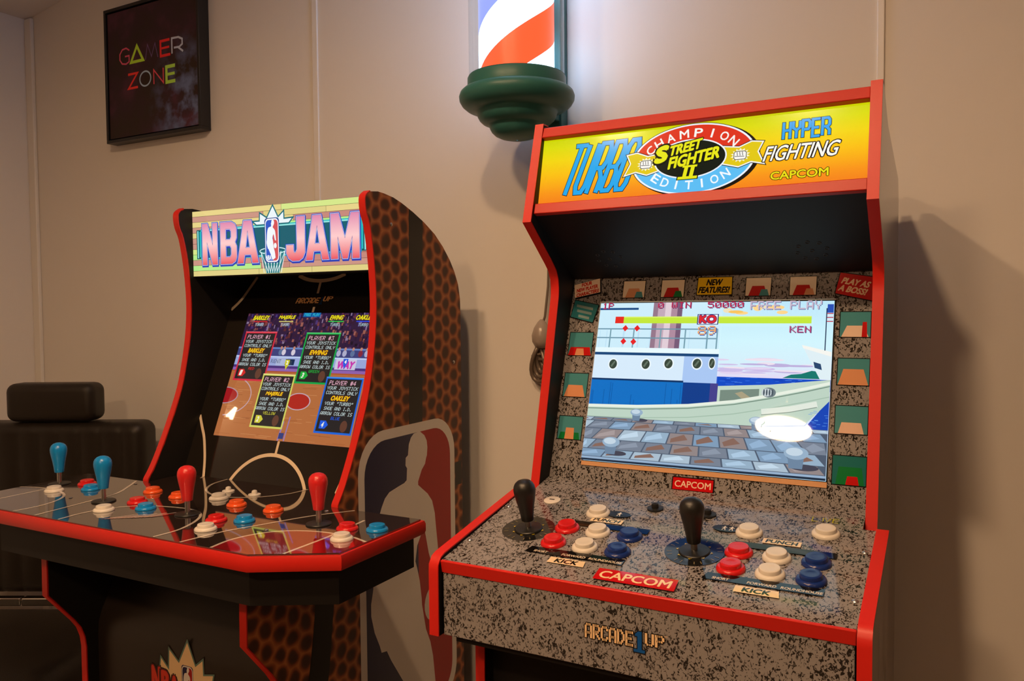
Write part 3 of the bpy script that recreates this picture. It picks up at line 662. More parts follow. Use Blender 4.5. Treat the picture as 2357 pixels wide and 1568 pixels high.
for P in ([(.174,.247),(.174,.234),(.181,.234)], [(.187,.246),(.187,.235)], [(.189,.246),(.1925,.235),(.196,.246)], [(.206,.247),(.199,.246),(.199,.235),(.206,.235)], [(.199,.241),(.205,.241)]):
    c.stroke(P, .0013, rgb(180,180,20))
c.build('handwritten_note', print_gloss, deck)
for jx, lb in ((-.1805,'black bat handled joystick on the outer left of the speckled deck'), (.0525,'black bat handled joystick in the middle of the speckled deck')):
    joystick(deck, dp(jx,.114,.0004), P_BLACK, steel_m, DROT, lift=.013)
for ox in (-.083, .1495):
    for k, pm in enumerate((P_RED, P_WHITE, P_BLUE)):
        button(deck, dp(ox+.045*(k-1), .1285 if ox < 0 else .1255, .0004), pm, DROT); button(deck, dp(ox+.045*(k-1), .0840, .0004), pm, DROT)
button(deck, dp(-.105,.184,.0004), P_WHITE, DROT); button(deck, dp(.105,.182,.0004), P_WHITE, DROT); button(deck, dp(.195,.204,.0004), P_WHITE, DROT)
for u in (-.033, .0415): small_button(deck, dp(u,.220,.0004), P_BLACK, DROT)
lk = inst('key_switch', cached('key_switch', [(.0125,0),(.0125,.0012),(.0112,.0020),(.002,.0020)], P_WHITE), deck, dp(-.1885,.208,.0004), DROT)
lo = MB().box(-.004,.004,-.0012,.0012,.0015,.0024).build('key_slot', P_BLACK, lk)
for u, v in ((-.243,.172),(-.243,.060),(.2435,.168),(.2435,.054)): screw(deck, dp(u,v,.0003), DROT)
fp = MB().box(-.2485,.2485,-.2800,-.268,.886,.9700).build('front_panel', granite_m, sf, bevel=.0008)
c = Canvas((0,-.2803,0), (1,0,0), (0,0,1))
LG = rgb(240,206,160)
for st, a, b, z0, z1 in (('ARCADE',-.0478,.0118,.9215,.9385), ('UP',.0268,.0490,.9262,.9400)):
    for du, dv in ((-.0011,0),(.0011,0),(0,.0011),(0,-.0011),(-.0008,-.0008),(.0008,.0008),(-.0008,.0008),(.0008,-.0008)): c.pix(st, a+du, b+du, z0+dv, z1+dv, BLK, fat=.5)
    c.pix(st, a, b, z0, z1, LG, fat=.5)
for off, col in ((.0010,BLK),(0,rgb(16,84,160))):
    c.shape([[(.0135,.9160),(.0270,.9160),(.0270,.9195),(.0232,.9195),(.0232,.9405),(.0190,.9405),(.0150,.9370),(.0150,.9345),(.0180,.9345),(.0180,.9195),(.0135,.9195)]], col, off=off)
c.text('TM', .0500,.0535,.9390,.9410, LG)
c.build('front_lettering', print_m, fp)
MB().box(-HI,HI,-.175,-.165,.02,.895).build('lower_panel', blk_m, sf)
MB().box(-HI,HI,-.27,.34,.876,.886).build('deck_base_board', blk_m, sf)

# ================================================================ basketball game cabinet
NBX, NBY, NBR = -.84355, -.00182, .014126
nba = empty('arcade_cabinet', (NBX, NBY, 0), NBR)
tag(nba, 'four player arcade cabinet with basketball textured sides and red edged deck', 'arcade cabinet')
nfront = smooth_path([(.014,1.5265),(.002,1.518),(-.0005,1.506),(.003,1.486),(.0125,1.463),(.0215,1.413),(.0265,1.362),(.0275,1.315),(.023,1.262),(.0125,1.205),(-.0015,1.152),(-.0235,1.098),(-.0475,1.046),(-.0700,1.003),(-.0855,.980)], 3)+[(-.088,.9755),(-.088,.966)]
nlow = [(-.2985,.893),(-.2992,.808),(-.250,.747),(-.2385,.730),(-.2315,.710),(-.2290,.690),(-.2290,.020)]
nback = [(.318,0),(.320,1.295),(.3185,1.335),(.311,1.366),(.297,1.392),(.279,1.416),(.253,1.442),(.222,1.466),(.185,1.486),(.146,1.503),(.110,1.516),(.083,1.5235),(.055,1.5275),(.036,1.529)]
nprof = nfront+[(-.088,.95),(-.2985,.915)]+nlow+[(-.229,0)]+nback
for sx in (-1, 1):
    x0, x1 = (HI, HW) if sx > 0 else (-HW, -HI)
    sp = MB().prism(nprof, x0, x1, (1,0,1) if sx > 0 else (0,1,1)).build('side_panel', [ball_m, blk_m], nba)
    if sx > 0: side_r = sp
    mould('edge_moulding', nfront, x0, x1, red_m, nba); mould('edge_moulding', nlow, x0, x1, red_m, nba)
# art on the right side: ball seams and the player emblem
c = Canvas((HW+.0001,0,0), (0,1,0), (0,0,1))
SEAM = rgb(20,17,15)
c.poly([(.1325,1.5075),(.124,1.085),(.170,1.085),(.1795,1.4885)], SEAM); c.build('ball_seam', print_m, side_r)
c.poly(smooth_path([(-.148,.893),(-.151,.823),(-.157,.775),(-.170,.703),(-.19,.62)],4)+smooth_path([(-.145,.62),(-.122,.683),(-.109,.775),(-.104,.815),(-.102,.893)],4), SEAM); c.build('ball_seam', print_m, side_r)
c.poly([(.291,.935),(.3175,.935),(.3175,.985),(.291,.985)], SEAM); c.build('ball_seam', print_m, side_r)
SIL_L = [(.139,1.0685),(.1295,1.062),(.122,1.050),(.1185,1.029),(.111,1.025),(.110,1.010),(.115,1.004),(.113,.981),(.105,.977),(.085,.974),(.057,.969),(.043,.960),(.033,.946),(.025,.931),(.016,.90),(.009,.86),(.006,.82),(.004,.800),(-.003,.774),(-.003,.752),(.006,.719),(.021,.688),(.026,.674),(.042,.671),(.055,.648),(.093,.592),(.125,.52)]
SIL_R = [(.150,.52),(.205,.545),(.197,.603),(.188,.635),(.173,.666),(.160,.720),(.159,.734),(.153,.771),(.145,.798),(.139,.814),(.146,.844),(.159,.861),(.171,.874),(.177,.853),(.186,.819),(.200,.785),(.224,.780),(.222,.808),(.218,.838),(.214,.865),(.210,.895),(.201,.922),(.185,.940),(.167,.953),(.152,.964),(.152,.971),(.165,.992),(.177,1.002),(.181,1.013),(.184,1.018),(.1862,1.034),(.184,1.048),(.176,1.060),(.160,1.070)]
def emblem(cv_, m_, blue=rgb(30,30,74), red=rgb(168,10,14), white=WHT):
    """player emblem; m_ maps the (y,z) of the large one"""
    f = lambda P: [m_(u,v) for u,v in P]
    cv_.poly(f(rrect(-.0345,.2885,.487,1.0885,.075,8)), white)
    cv_.poly(f([(.15,1.0695)]+arc(.0455,1.0075,.062,.062,90,180,8)+arc(.0455,.567,.062,.062,180,270,8)+[(.15,.505)]), blue)
    cv_.poly(f([(.15,.505)]+arc(.209,.567,.062,.062,270,360,8)+arc(.209,1.0075,.062,.062,0,90,8)+[(.15,1.0695)]), red)
    cv_.poly(f(SIL_L+SIL_R), white); cv_.poly(f(arc(.203,.712,.034,.037,0,345,20)), white)
emblem(c, lambda u, v: (u, v)); c.build('player_emblem', print_m, side_r)
for y, z in ((.075,1.472),(-.20,.70),(.29,1.20)):
    o = inst('cam_screw_cap', cached('screw', [(.0036,0),(.0036,.0006),(.0026,.0016),(.0008,.0020)], steel_m, 14), side_r, (HW,y,z), (0,pi/2,0))
# back, lower front
MB().box(-HI,HI,.30,.31,.02,1.40).build('back_board', blk_m, nba)
quad_slab('top_board', (.0405,1.522), (.12,1.505), -HI, HI, .008, blk_m, nba)
lowp = MB().prism([(-.206,.02),(-.206,.705),(-.204,.730),(-.196,.752),(-.186,.770),(-.176,.770),(-.184,.752),(-.192,.730),(-.194,.705),(-.194,.02)], -HI, HI).build('lower_panel', mat('dark_brown_laminate', (.020,.014,.010), .35, spec=.4), nba, auto=30)
quad_slab('knee_board', (-.186,.770), (-.120,.893), -HI, HI, .01, mat('dark_brown_laminate'), nba)
# logo on the lower front
c = Canvas((-.005,-.2063,0), (1,0,0), (0,0,1))
CREAM = rgb(238,208,160)
burst = [(.012,.7345),(.031,.695),(.049,.709),(.050,.683),(.074,.688),(.066,.655),(.05,.60),(-.06,.60),(-.062,.66),(-.056,.694),(-.036,.676),(-.034,.713),(-.010,.694)]
c.shape([burst], rgb(16,14,12), off=.0045); c.shape([burst], rgb(96,128,120), off=.003); c.shape([burst], CREAM)
c.build('burst_logo', print_m, lowp)
def small_emblem(cv_, u0, u1, v0, v1, border, name, par, mtl):
    cv_.poly(rrect(u0-border,u1+border,v0-border,v1+border,(u1-u0)*.2,6), rgb(20,30,80))
    emblem(cv_, lambda u, v: (u0+(u+.0345)/.323*(u1-u0), v0+(v-.487)/.6015*(v1-v0)))
    cv_.build(name, mtl, par)
small_emblem(c, -.003,.024,.628,.692, .001, 'player_emblem', lowp, print_m)
for i, (ch, x0, x1) in enumerate((('N',-.080,-.060),('B',-.055,-.037),('A',-.034,-.012))):
    c.text(ch, x0, x1, .632, .675-.004*i, rgb(214,60,40), bold=.05, outline=[(.10,rgb(20,14,12)),(.05,rgb(110,20,24))])
c.build('logo_lettering', print_m, lowp)
# bezel
k_ = math.atan(.41); ne = Vector((0,math.sin(k_),math.cos(k_))); n0 = Vector((0,-.006,.97)); nn_ = Vector((1,0,0)).cross(ne)
def nbz(u, v, d=0.0): return n0+Vector((u,0,0))+ne*v+nn_*d
nbezel = obj('bezel', [nbz(-HI,-.002),nbz(HI,-.002),nbz(HI,.452),nbz(-HI,.452),nbz(-HI,-.002,-.012),nbz(HI,-.002,-.012),nbz(HI,.452,-.012),nbz(-HI,.452,-.012)],
             [(0,1,2,3),(7,6,5,4),(0,4,5,1),(1,5,6,2),(2,6,7,3),(3,7,4,0)], mat('dark_bezel_gloss', (.013,.010,.008), .07, spec=.5), nba)
quad_slab('speaker_panel', tuple(nbz(0,.452)[1:]), (.036,1.3845), -HI, HI, .010, blk_m, nba)
c = Canvas(nbz(0,0,.0002), (1,0,0), ne)
LN = rgb(226,206,180)
c.stroke(smooth_path([(-.236,.130),(-.2205,.106),(-.205,.083),(-.189,.048),(-.180,.022),(-.174,0)],4), .0068, LN); c.build('court_line', print_gloss, nbezel)
c.stroke(smooth_path([(.236,.130),(.2205,.106),(.205,.083),(.189,.048),(.180,.022),(.174,0)],4), .0068, LN); c.build('court_line', print_gloss, nbezel)
c.stroke(smooth_path([(-.184,.4515),(-.199,.422),(-.214,.396),(-.2355,.373)],4), .0075, LN); c.build('court_line', print_gloss, nbezel)
c.stroke(smooth_path([(.184,.4515),(.199,.422),(.214,.396),(.2355,.373)],4), .0075, LN); c.build('court_line', print_gloss, nbezel)
c.stroke(arc(0,-.05,.111,.111,27,153,30), .0072, LN); c.build('court_line', print_gloss, nbezel)
c.stroke(smooth_path([(-.062,.4515),(-.035,.4415),(.002,.4375),(.038,.4415),(.066,.4515)],5), .0080, LN); c.build('court_line', print_gloss, nbezel)
for a, b in ((.0610,.0895),(.3655,.3775),(.4085,.4340)): c.rect(.0005,.0065,a,b, LN); c.build('centre_line', print_gloss, nbezel)
c.pix('ARCADE', -.0495,.0125,.3865,.3985, rgb(200,150,100), shear=.3, fat=.6); c.pix('UP', .0235,.0465,.3905,.4010, rgb(200,150,100), shear=.3, fat=.6)
c.shape([[(.0130,.3830),(.0225,.3830),(.0225,.3855),(.0200,.3855),(.0230,.4005),(.0200,.4005),(.0172,.3980),(.0168,.3962),(.0192,.3962),(.0172,.3855),(.0130,.3855)]], rgb(20,44,84))
c.text('TM',.0480,.0510,.4015,.4030, rgb(120,100,70)); c.build('bezel_lettering', print_gloss, nbezel)
# screen
nscr = obj('screen', [nbz(-.1785,.0895,.0001),nbz(.1815,.0895,.0001),nbz(.1815,.3635,.0001),nbz(-.1785,.3635,.0001)]+[nbz(u,v,-.006) for u,v in ((-.1785,.0895),(.1815,.0895),(.1815,.3635),(-.1785,.3635))],
           [(0,1,2,3),(7,6,5,4),(0,4,5,1),(1,5,6,2),(2,6,7,3),(3,7,4,0)], blkgloss_m, nba)
c = Canvas(nbz(0,0,.0003), (1,0,0), ne, clip=(-.1785,.1815,.0895,.3635))
c.rect(-.1785,.1815,.0895,.3635, rgb(46,26,58))
random.seed(21)
pts = []; fs = []; cc_ = []
for k in range(620):                      # the crowd: plain specks of clothing and heads
    u, v = random.uniform(-.1785,.1815), random.uniform(.272,.3635); a, b = random.uniform(.0012,.0034), random.uniform(.0018,.0050)
    col = rgb(*random.choice([(96,50,70),(60,30,80),(120,60,60),(40,20,50),(150,90,80),(70,50,110),(26,14,34),(130,110,140),(90,40,44),(52,24,48),(34,18,46)]))
    m_ = len(pts); pts += [(u-a,v-b),(u+a,v-b),(u+a,v+b),(u-a,v+b)]; fs.append((m_,m_+1,m_+2,m_+3)); cc_ += [col]*4
cl = {}
for p, q in zip(pts, cc_): cl[(round(p[0],7),round(p[1],7))] = q
for k0 in range(0, len(pts), 4): c.raw(pts[k0:k0+4], [(0,1,2,3)], cc_[k0]); c.layer -= .97
c.layer = math.ceil(c.layer)+2
c.rect(-.1785,.1815,.266,.286, rgb(60,64,120)); c.rect(-.1785,.1815,.283,.2865, rgb(100,130,190)); c.rect(-.1785,.1815,.246,.267, rgb(150,164,214)); c.rect(-.1785,.1815,.264,.267, rgb(190,206,240))
c.rect(-.1785,.1815,.2405,.246, rgb(74,50,120)); c.rect(-.1785,.1815,.2335,.2405, rgb(140,96,170))
c.rect(-.060,-.030,.2465,.2635, rgb(170,180,214)); c.text('RIENT', -.075,-.047,.2515,.2600, rgb(70,84,110)); c.rect(-.035,-.010,.2480,.2610, rgb(20,44,80))
c.rect(.098,.150,.2420,.2640, rgb(200,196,220)); c.text('WAY', .104,.145,.2445,.2590, rgb(196,50,170), bold=.06, shear=.2)
for u in (-.055,-.046,-.02,.1,.115,.135,.155,.17): c.ellipse(u,.276,.0055,.007, rgb(*random.choice([(170,170,200),(130,40,60),(210,200,214),(90,110,150)])),12); c.ellipse(u,.2855,.003,.0036, rgb(190,130,110),12)
c.rect(-.1785,.1815,.0895,.2335, rgb(176,106,60))
for k in range(110):
    u, v = random.uniform(-.1785,.16), random.uniform(.09,.232); c.rect(u,u+random.uniform(.01,.045),v,v+.0009, rgb(*random.choice([(164,94,50),(190,122,74),(198,134,84),(150,84,46)]))); c.layer -= .9
c.layer = math.ceil(c.layer)+2
c.rect(-.1785,.1815,.2315,.2340, rgb(170,80,40))
LC = rgb(190,160,170)
c.stroke(arc(-.182,.177,.078,.044,-80,80,26), .0022, LC); c.ellipse(-.180,.177,.040,.0185, rgb(170,140,150),32); c.ellipse(-.180,.177,.037,.0165, rgb(160,24,30),32)
c.ellipse(.028,.172,.032,.018, LC,32); c.ellipse(.028,.172,.029,.016, rgb(172,40,30),32)
c.stroke([(.0,.09),(.004,.130)], .004, rgb(150,120,170)); c.stroke([(.016,.09),(.018,.140)], .003, rgb(150,120,170)); c.rect(.0,.013,.094,.106, rgb(50,60,120))
def pcard(u0, u1, v0, v1, col, lite, num, name, tint, tname):
    c.rect(u0,u1,v0,v1, col); c.rect(u0,u1,v1-.0018,v1, lite); c.rect(u0+.0038,u1-.0038,v0+.0040,v1-.0040, rgb(40,36,36))
    w_ = u1-u0; cx = (u0+u1)/2; T_ = rgb(196,214,214)
    c.pix('PLAYER #%d' % num, cx-.036,cx+.030,v1-.0165,v1-.0075, rgb(226,170,190), shear=.15)
    for st, dv, a, b in (('YOUR JOYSTICK',.026,-.038,.038),('CONTROLS ONLY',.0355,-.038,.038),('YOUR "TURBO"',.0575,-.035,.035),('SHOE AND I.D.',.0675,-.034,.034),('ARROW COLOR IS',.0775,-.040,.038)):
        c.pix(st, cx+a,cx+b,v1-dv,v1-dv+.0068, T_, shear=.15)
    c.text(name, cx-.022,cx+.022,v1-.0478,v1-.0385, rgb(236,196,24), bold=.04, shear=.25, outline=[(.05,rgb(150,40,20))])
    c.pix(tname, cx-.0055*len(tname)/2*1.0,cx+.0055*len(tname)/2,v1-.0865,v1-.0805, tint, shear=.15)
    a0, b0_ = u0+.011, v0+.0175
    c.poly([(a0,b0_-.008),(a0+.014,b0_-.008),(a0+.021,b0_),(a0+.014,b0_+.008),(a0,b0_+.008)], tint); c.text(str(num), a0+.005,a0+.010,b0_-.005,b0_+.005, rgb(240,236,220), bold=.04, shear=.2)
    c.ellipse(u1-.022,v0+.0165,.0085,.0115, rgb(96,60,46),20)
pcard(-.1685,-.0780,.2105,.3210, rgb(206,44,64), rgb(240,96,110), 1, 'BARKLEY', rgb(206,36,36), 'RED')
pcard(.0045,.0945,.2095,.3195, rgb(20,160,70), rgb(90,214,120), 3, 'EWING', rgb(30,170,60), 'GREEN')
pcard(-.0840,.0045,.1130,.2275, rgb(206,206,96), rgb(236,232,150), 2, 'MAJERLE', rgb(206,200,60), 'YELLOW')
pcard(.0870,.1795,.1115,.2260, rgb(30,100,210), rgb(70,150,240), 4, 'OAKLEY', rgb(30,90,220), 'BLUE')
for name, u, col in (('BARKLEY',-.1335,(200,40,40)),('MAJERLE',-.060,(206,196,110)),('EWING',.075,(40,190,70)),('OAKLEY',.1475,(40,70,220))):
    wd = .022 if name != 'EWING' else .0165
    c.text(name, u-wd,u+wd,.3475,.3570, rgb(234,220,30), bold=.04, shear=.3, outline=[(.05,rgb(60,30,10))]); c.rect(u-.020,u+.020,.3425,.3448, rgb(*col)); c.pix('TURBO', u-.013,u+.011,.3335,.3395, rgb(180,214,224), shear=.15)
c.rect(-.0165,.0305,.3535,.3630, rgb(20,90,160)); c.pix('FREE PLAY', -.013,.027,.3555,.3615, rgb(60,214,220), shear=.1)
for (u, v, st, col) in ((-.026,.2505,'2',(206,200,40)),(.125,.2560,'4',(40,90,220))):
    c.poly([(u-.006,v+.008),(u+.006,v+.008),(u+.006,v),(u,v-.014),(u-.006,v)], rgb(*col)); c.text(st,u-.002,u+.0025,v-.002,v+.0055, rgb(250,250,240), bold=.04)
c.build('screen_picture', screen_m, nscr)
# marquee
nm = MB().box(-HI,HI,.0352,.040,1.3855,1.5225).build('marquee', blk_m, nba)
c = Canvas((0,.0350,1.386), (1,0,0), (0,0,1)); MHN = .1365
PLK = [(214,232,140),(204,150,132),(232,212,138),(198,138,124),(182,236,140),(224,208,134)]
random.seed(5)
c.rect(-HI,HI,0,MHN, rgb(66,50,44))
for r in range(12):
    y0, y1 = r*MHN/12+.0003, (r+1)*MHN/12-.0003; u = -HI
    while u < HI:
        u2 = min(HI, u+random.uniform(.07,.26)); c.rect(u, u2-.0006, y0, y1, rgb(*random.choice(PLK))); c.layer -= 1; u = u2
    c.layer += 0
c.layer += 2
CYN = rgb(40,190,196)
for sx in (-1, 1):
    c.rect(*sorted((sx*.224,sx*.2085)), .036,.097, rgb(20,90,96)); c.rect(*sorted((sx*.2215,sx*.2185)), .038,.095, rgb(150,240,236)); c.rect(*sorted((sx*.2155,sx*.2125)), .040,.0935, CYN)
c.rect(-.212,.212,.034,.0985, CYN); c.rect(-.210,.210,.0362,.0962, rgb(18,96,112)); c.rect(-.210,.210,.0935,.0962, rgb(150,232,226)); c.rect(-.210,.210,.0362,.0378, rgb(130,226,220))
bst = [(-.008,.1355),(.006,.1115),(.021,.1230),(.0215,.1075),(.0445,.1085),(.034,.098),(-.052,.098),(-.063,.1060),(-.044,.1060),(-.043,.1220),(-.024,.1115)]
c.shape([bst], rgb(12,110,120), off=.0016); c.shape([bst], rgb(236,246,250), off=-.0012)
# hoop and net
c.poly([(-.043,.045),(.0245,.045),(.008,.001),(-.028,.001)], rgb(20,120,128))
for k in range(7):
    a = -.041+k*.0107; 
    c.stroke([(a,.044),(-.0275+k*.0056+.006,.002)], .0014, rgb(230,246,246)); c.stroke([(a,.044),(-.0275+k*.0056-.006,.002)], .0014, rgb(230,246,246))
c.stroke(arc(-.0095,.0455,.0345,.0062,0,350,36), .0018, rgb(214,246,246), closed=True)
def pinkgrad(u, v):
    t = max(0, min(1, (v-.023)/.086)); A, B, C_ = rgb(236,84,96), rgb(255,206,206), rgb(224,136,176)
    return tuple(a+(b-a)*t/.5 for a, b in zip(A, B)) if t < .5 else tuple(a+(b-a)*(t-.5)/.5 for a, b in zip(B, C_))
LET = {'N': [[(0,0),(.30,0),(.30,.56),(.68,0),(1,0),(1,1),(.70,1),(.70,.46),(.34,1),(0,1)]],
 'B': [[(0,0),(.70,0),(.92,.06),(1,.16),(1,.42),(.90,.52),(1,.62),(1,.84),(.92,.94),(.70,1),(0,1)],[(.32,.16),(.32,.44),(.60,.44),(.68,.38),(.68,.22),(.60,.16)],[(.32,.58),(.32,.84),(.60,.84),(.68,.78),(.68,.64),(.60,.58)]],
 'A': [[(0,0),(.28,0),(.34,.20),(.66,.20),(.72,0),(1,0),(.68,1),(.32,1)],[(.39,.36),(.50,.78),(.61,.36)]],
 'J': [[(0,.36),(0,.18),(.12,.06),(.32,0),(.68,0),(.88,.06),(1,.18),(1,1),(.58,1),(.58,.26),(.50,.18),(.42,.18),(.38,.24),(.38,.36)]],
 'M': [[(0,0),(.24,0),(.24,.50),(.42,0),(.58,0),(.76,.50),(.76,0),(1,0),(1,1),(.72,1),(.50,.44),(.28,1),(0,1)]]}
BLU = rgb(36,62,176)
def letter(ch, u0, u1, v0=.0235, v1=.1085):
    C0 = [[(u0+a*(u1-u0), v0+b*(v1-v0)) for a, b in ct] for ct in LET[ch]]
    c.shape([[(u+.0010,v-.0022) for u,v in ct] for ct in C0], BLU, off=.0030); c.shape(C0, rgb(40,70,190), off=.0028); c.shape(C0, rgb(222,228,250), off=.0014); c.shape(C0, rgb(30,50,150), off=.0006)
    # fill cut in bands so that the printed fade shows
    p, f = shape_mesh([[(a*1000,b*1000) for a,b in ct] for ct in C0], 0); bm = bmesh.new(); V = [bm.verts.new((a,b,0)) for a,b in p]
    for ff in f:
        try: bm.faces.new([V[i] for i in ff])
        except ValueError: pass
    for k in range(1, 6): bmesh.ops.bisect_plane(bm, geom=bm.verts[:]+bm.edges[:]+bm.faces[:], plane_co=(0,(v0+(v1-v0)*k/6)*1000,0), plane_no=(0,1,0))
    bm.verts.index_update(); c.raw([(v.co.x/1000, v.co.y/1000) for v in bm.verts], [tuple(v.index for v in ff.verts) for ff in bm.faces], pinkgrad); bm.free()
    c.build('marquee_letter', marq_m, nm)
c.build('marquee_artwork', marq_m, nm)
for ch, a, b in (('N',-.2060,-.1630),('B',-.1530,-.1080),('A',-.1050,-.0480),('J',.0275,.0745),('A',.0775,.1340),('M',.1400,.2075)): letter(ch, a, b)
c.poly(rrect(-.0295,.0095,.0215,.1105,.007,6), rgb(20,60,140)); emblem(c, lambda u, v: (-.0280+(u+.0345)/.323*.036, .0230+(v-.487)/.6015*.086), rgb(44,88,196), rgb(214,84,88), rgb(244,248,252))
c.text('NBA', -.0262,-.0125,.0275,.0365, rgb(244,248,252), bold=.04); c.build('player_emblem', marq_m, nm)
# control deck
DZ = .9705
OUT = [(-.425,-.091),(-.425,-.293),(-.313,-.357),(.313,-.357),(.425,-.293),(.425,-.091),(.2505,-.0865),(.2505,-.004),(-.2505,-.004),(-.2505,-.0865)]
def plan(name, pts, z0, z1, material, parent, **kw):
    n = len(pts); return obj(name, [(x,y,z0) for x,y in pts]+[(x,y,z1) for x,y in pts], [tuple(range(n))[::-1], tuple(range(n,2*n))]+[(i,(i+1)%n,n+(i+1)%n,n+i) for i in range(n)], material, parent, **kw)
INN = [(-.2345,-.0865),(-.2345,-.004),(.2345,-.004),(.2345,-.0865)]
TOP = [(-.423,-.0915),(-.423,-.292),(-.3125,-.355),(.3125,-.355),(.423,-.292),(.423,-.0915),(.2345,-.0915),(.2345,-.004),(-.2345,-.004),(-.2345,-.0915)]
ndeck = plan('control_deck', TOP, .9500, DZ, deep_gloss('dark_deck_gloss'), nba)
# red rim all round
rim = [(-.2495,-.0905),(-.425,-.0905),(-.425,-.293),(-.3135,-.357),(.3135,-.357),(.425,-.293),(.425,-.0905),(.2495,-.0905)]
def rim_strip(name, path, z0, z1, th, material, parent):
    n = len(path); vs = []; fs = []
    for i, p in enumerate(path):
        P = Vector(p); a = Vector(path[max(i-1,0)]); b = Vector(path[min(i+1,n-1)])
        d1 = (P-a).normalized() if i else (b-P).normalized(); d2 = (b-P).normalized() if i < n-1 else d1; d = (d1+d2).normalized(); k = 1/max(.5,d.dot(d1)); o_ = Vector((d.y,-d.x))*k*-1
        for off, z in ((-.002,z0),(th*.6,z0),(th,z0+.005),(th,z1-.005),(th*.6,z1),(-.002,z1)): q = P-o_*off; vs.append((q.x,q.y,z))
    for i in range(n-1):
        for j in range(6): fs.append((6*i+j,6*i+(j+1)%6,6*(i+1)+(j+1)%6,6*(i+1)+j))
    fs.append((0,1,2,3,4,5)); fs.append(tuple(6*(n-1)+j for j in (5,4,3,2,1,0)))
    return obj(name, vs, fs, material, parent, auto=45)
rim_strip('edge_moulding', rim, .9490, .9703, .004, red_m, nba)
plan('acrylic_cover', [(x*.9985,y) for x,y in TOP], DZ+.0001, DZ+.0022, mat('dark_deck_gloss'), ndeck)
SK_ = [(-.41,-.094),(-.41,-.279),(-.300,-.341),(.300,-.341),(.41,-.279),(.41,-.094)]
plan('deck_skirt', SK_, .8935, .9500, blk_m, nba)
DT = DZ+.0023
c = Canvas((0,0,DT), (1,0,0), (0,1,0)); WL = rgb(226,212,196)
arcR = smooth_path([(.239,-.354),(.234,-.317),(.241,-.283),(.258,-.254),(.284,-.234),(.318,-.222),(.352,-.219),(.390,-.222),(.4225,-.233)],4)
arcL = [(-u,v) for u,v in arcR]
c.poly(arcR+[(.4225,-.2915),(.3123,-.3545)], rgb(140,12,26)); c.build('court_key', print_deck, ndeck)
c.poly(arcL[::-1]+[(-.3123,-.3545),(-.4225,-.2915)][::1] if False else [(-.3123,-.3545),(-.4225,-.2915)]+arcL[::-1], rgb(34,38,70)); c.build('court_key', print_deck, ndeck)
lines = [arcR, arcL, [(.355,-.330),(.355,-.239),(.345,-.138)], [(-.357,-.328),(-.357,-.226)],
 smooth_path([(.176,-.355),(.190,-.285),(.213,-.231),(.247,-.155),(.290,-.094)],4), smooth_path([(-.176,-.355),(-.183,-.285),(-.191,-.208),(-.203,-.176),(-.226,-.143),(-.262,-.096)],4),
 smooth_path([(.116,-.354),(.119,-.326),(.116,-.300),(.101,-.263),(.078,-.232),(.047,-.214),(.010,-.211),(-.045,-.221),(-.082,-.239),(-.106,-.272),(-.117,-.310),(-.114,-.354)],4),
 smooth_path([(-.166,-.0045),(-.045,-.117),(.046,-.195),(.110,-.262)],4) if False else smooth_path([(-.174,-.0045),(-.165,-.02)],2),
 smooth_path([(-.106,-.0045),(-.098,-.050),(-.070,-.090),(-.035,-.112),(.0,-.119),(.035,-.112),(.070,-.090),(.098,-.050),(.106,-.0045)],5)]
for L in lines: c.stroke(L, .0048, WL); c.build('court_line', print_deck, ndeck)
for k in range(16):                     # slanted white and red bars as a logo in the middle of the deck
    u = -.052+k*.0042; v = -.322+k*.0030; c.poly([(u,v),(u+.003,v),(u+.022,v+.030+.006*(k%3)),(u+.018,v+.030+.006*(k%3))], rgb(*((206,180,170) if k%3 else (170,40,40))))
c.build('deck_logo', print_deck, ndeck)
def nd(x, y): return (x, y, DT+.0002)
for x, y, bm_ in ((-.377,-.182,P_BATBLUE),(-.161,-.239,P_BATBLUE),(.053,-.237,P_BATRED),(.294,-.188,P_BATRED)):
    joystick(ndeck, nd(x,y), bm_, steel_m, lift=.0235, washer_r=.0205)
for x, y, pm in ((-.324,-.227,P_WHITE),(-.322,-.161,P_RED),(-.273,-.187,P_SKY),(-.100,-.282,P_WHITE),(-.097,-.219,P_RED),(-.045,-.242,P_SKY),(-.144,-.150,P_ORANGE),(-.066,-.157,P_ORANGE),
                 (.011,-.133,P_WHITE),(.079,-.155,P_ORANGE),(.166,-.156,P_ORANGE),(.128,-.244,P_RED),(.172,-.226,P_SKY),(.156,-.290,P_WHITE),(.353,-.190,P_RED),(.399,-.175,P_SKY),(.382,-.238,P_WHITE)):
    button(ndeck, nd(x,y), pm)
for x in (-.019, .048): small_button(ndeck, nd(x,-.083), P_WHITE)
for x, y in ((-.242,-.248),(.244,-.251),(-.238,-.116),(.250,-.119)): screw(ndeck, nd(x,y))

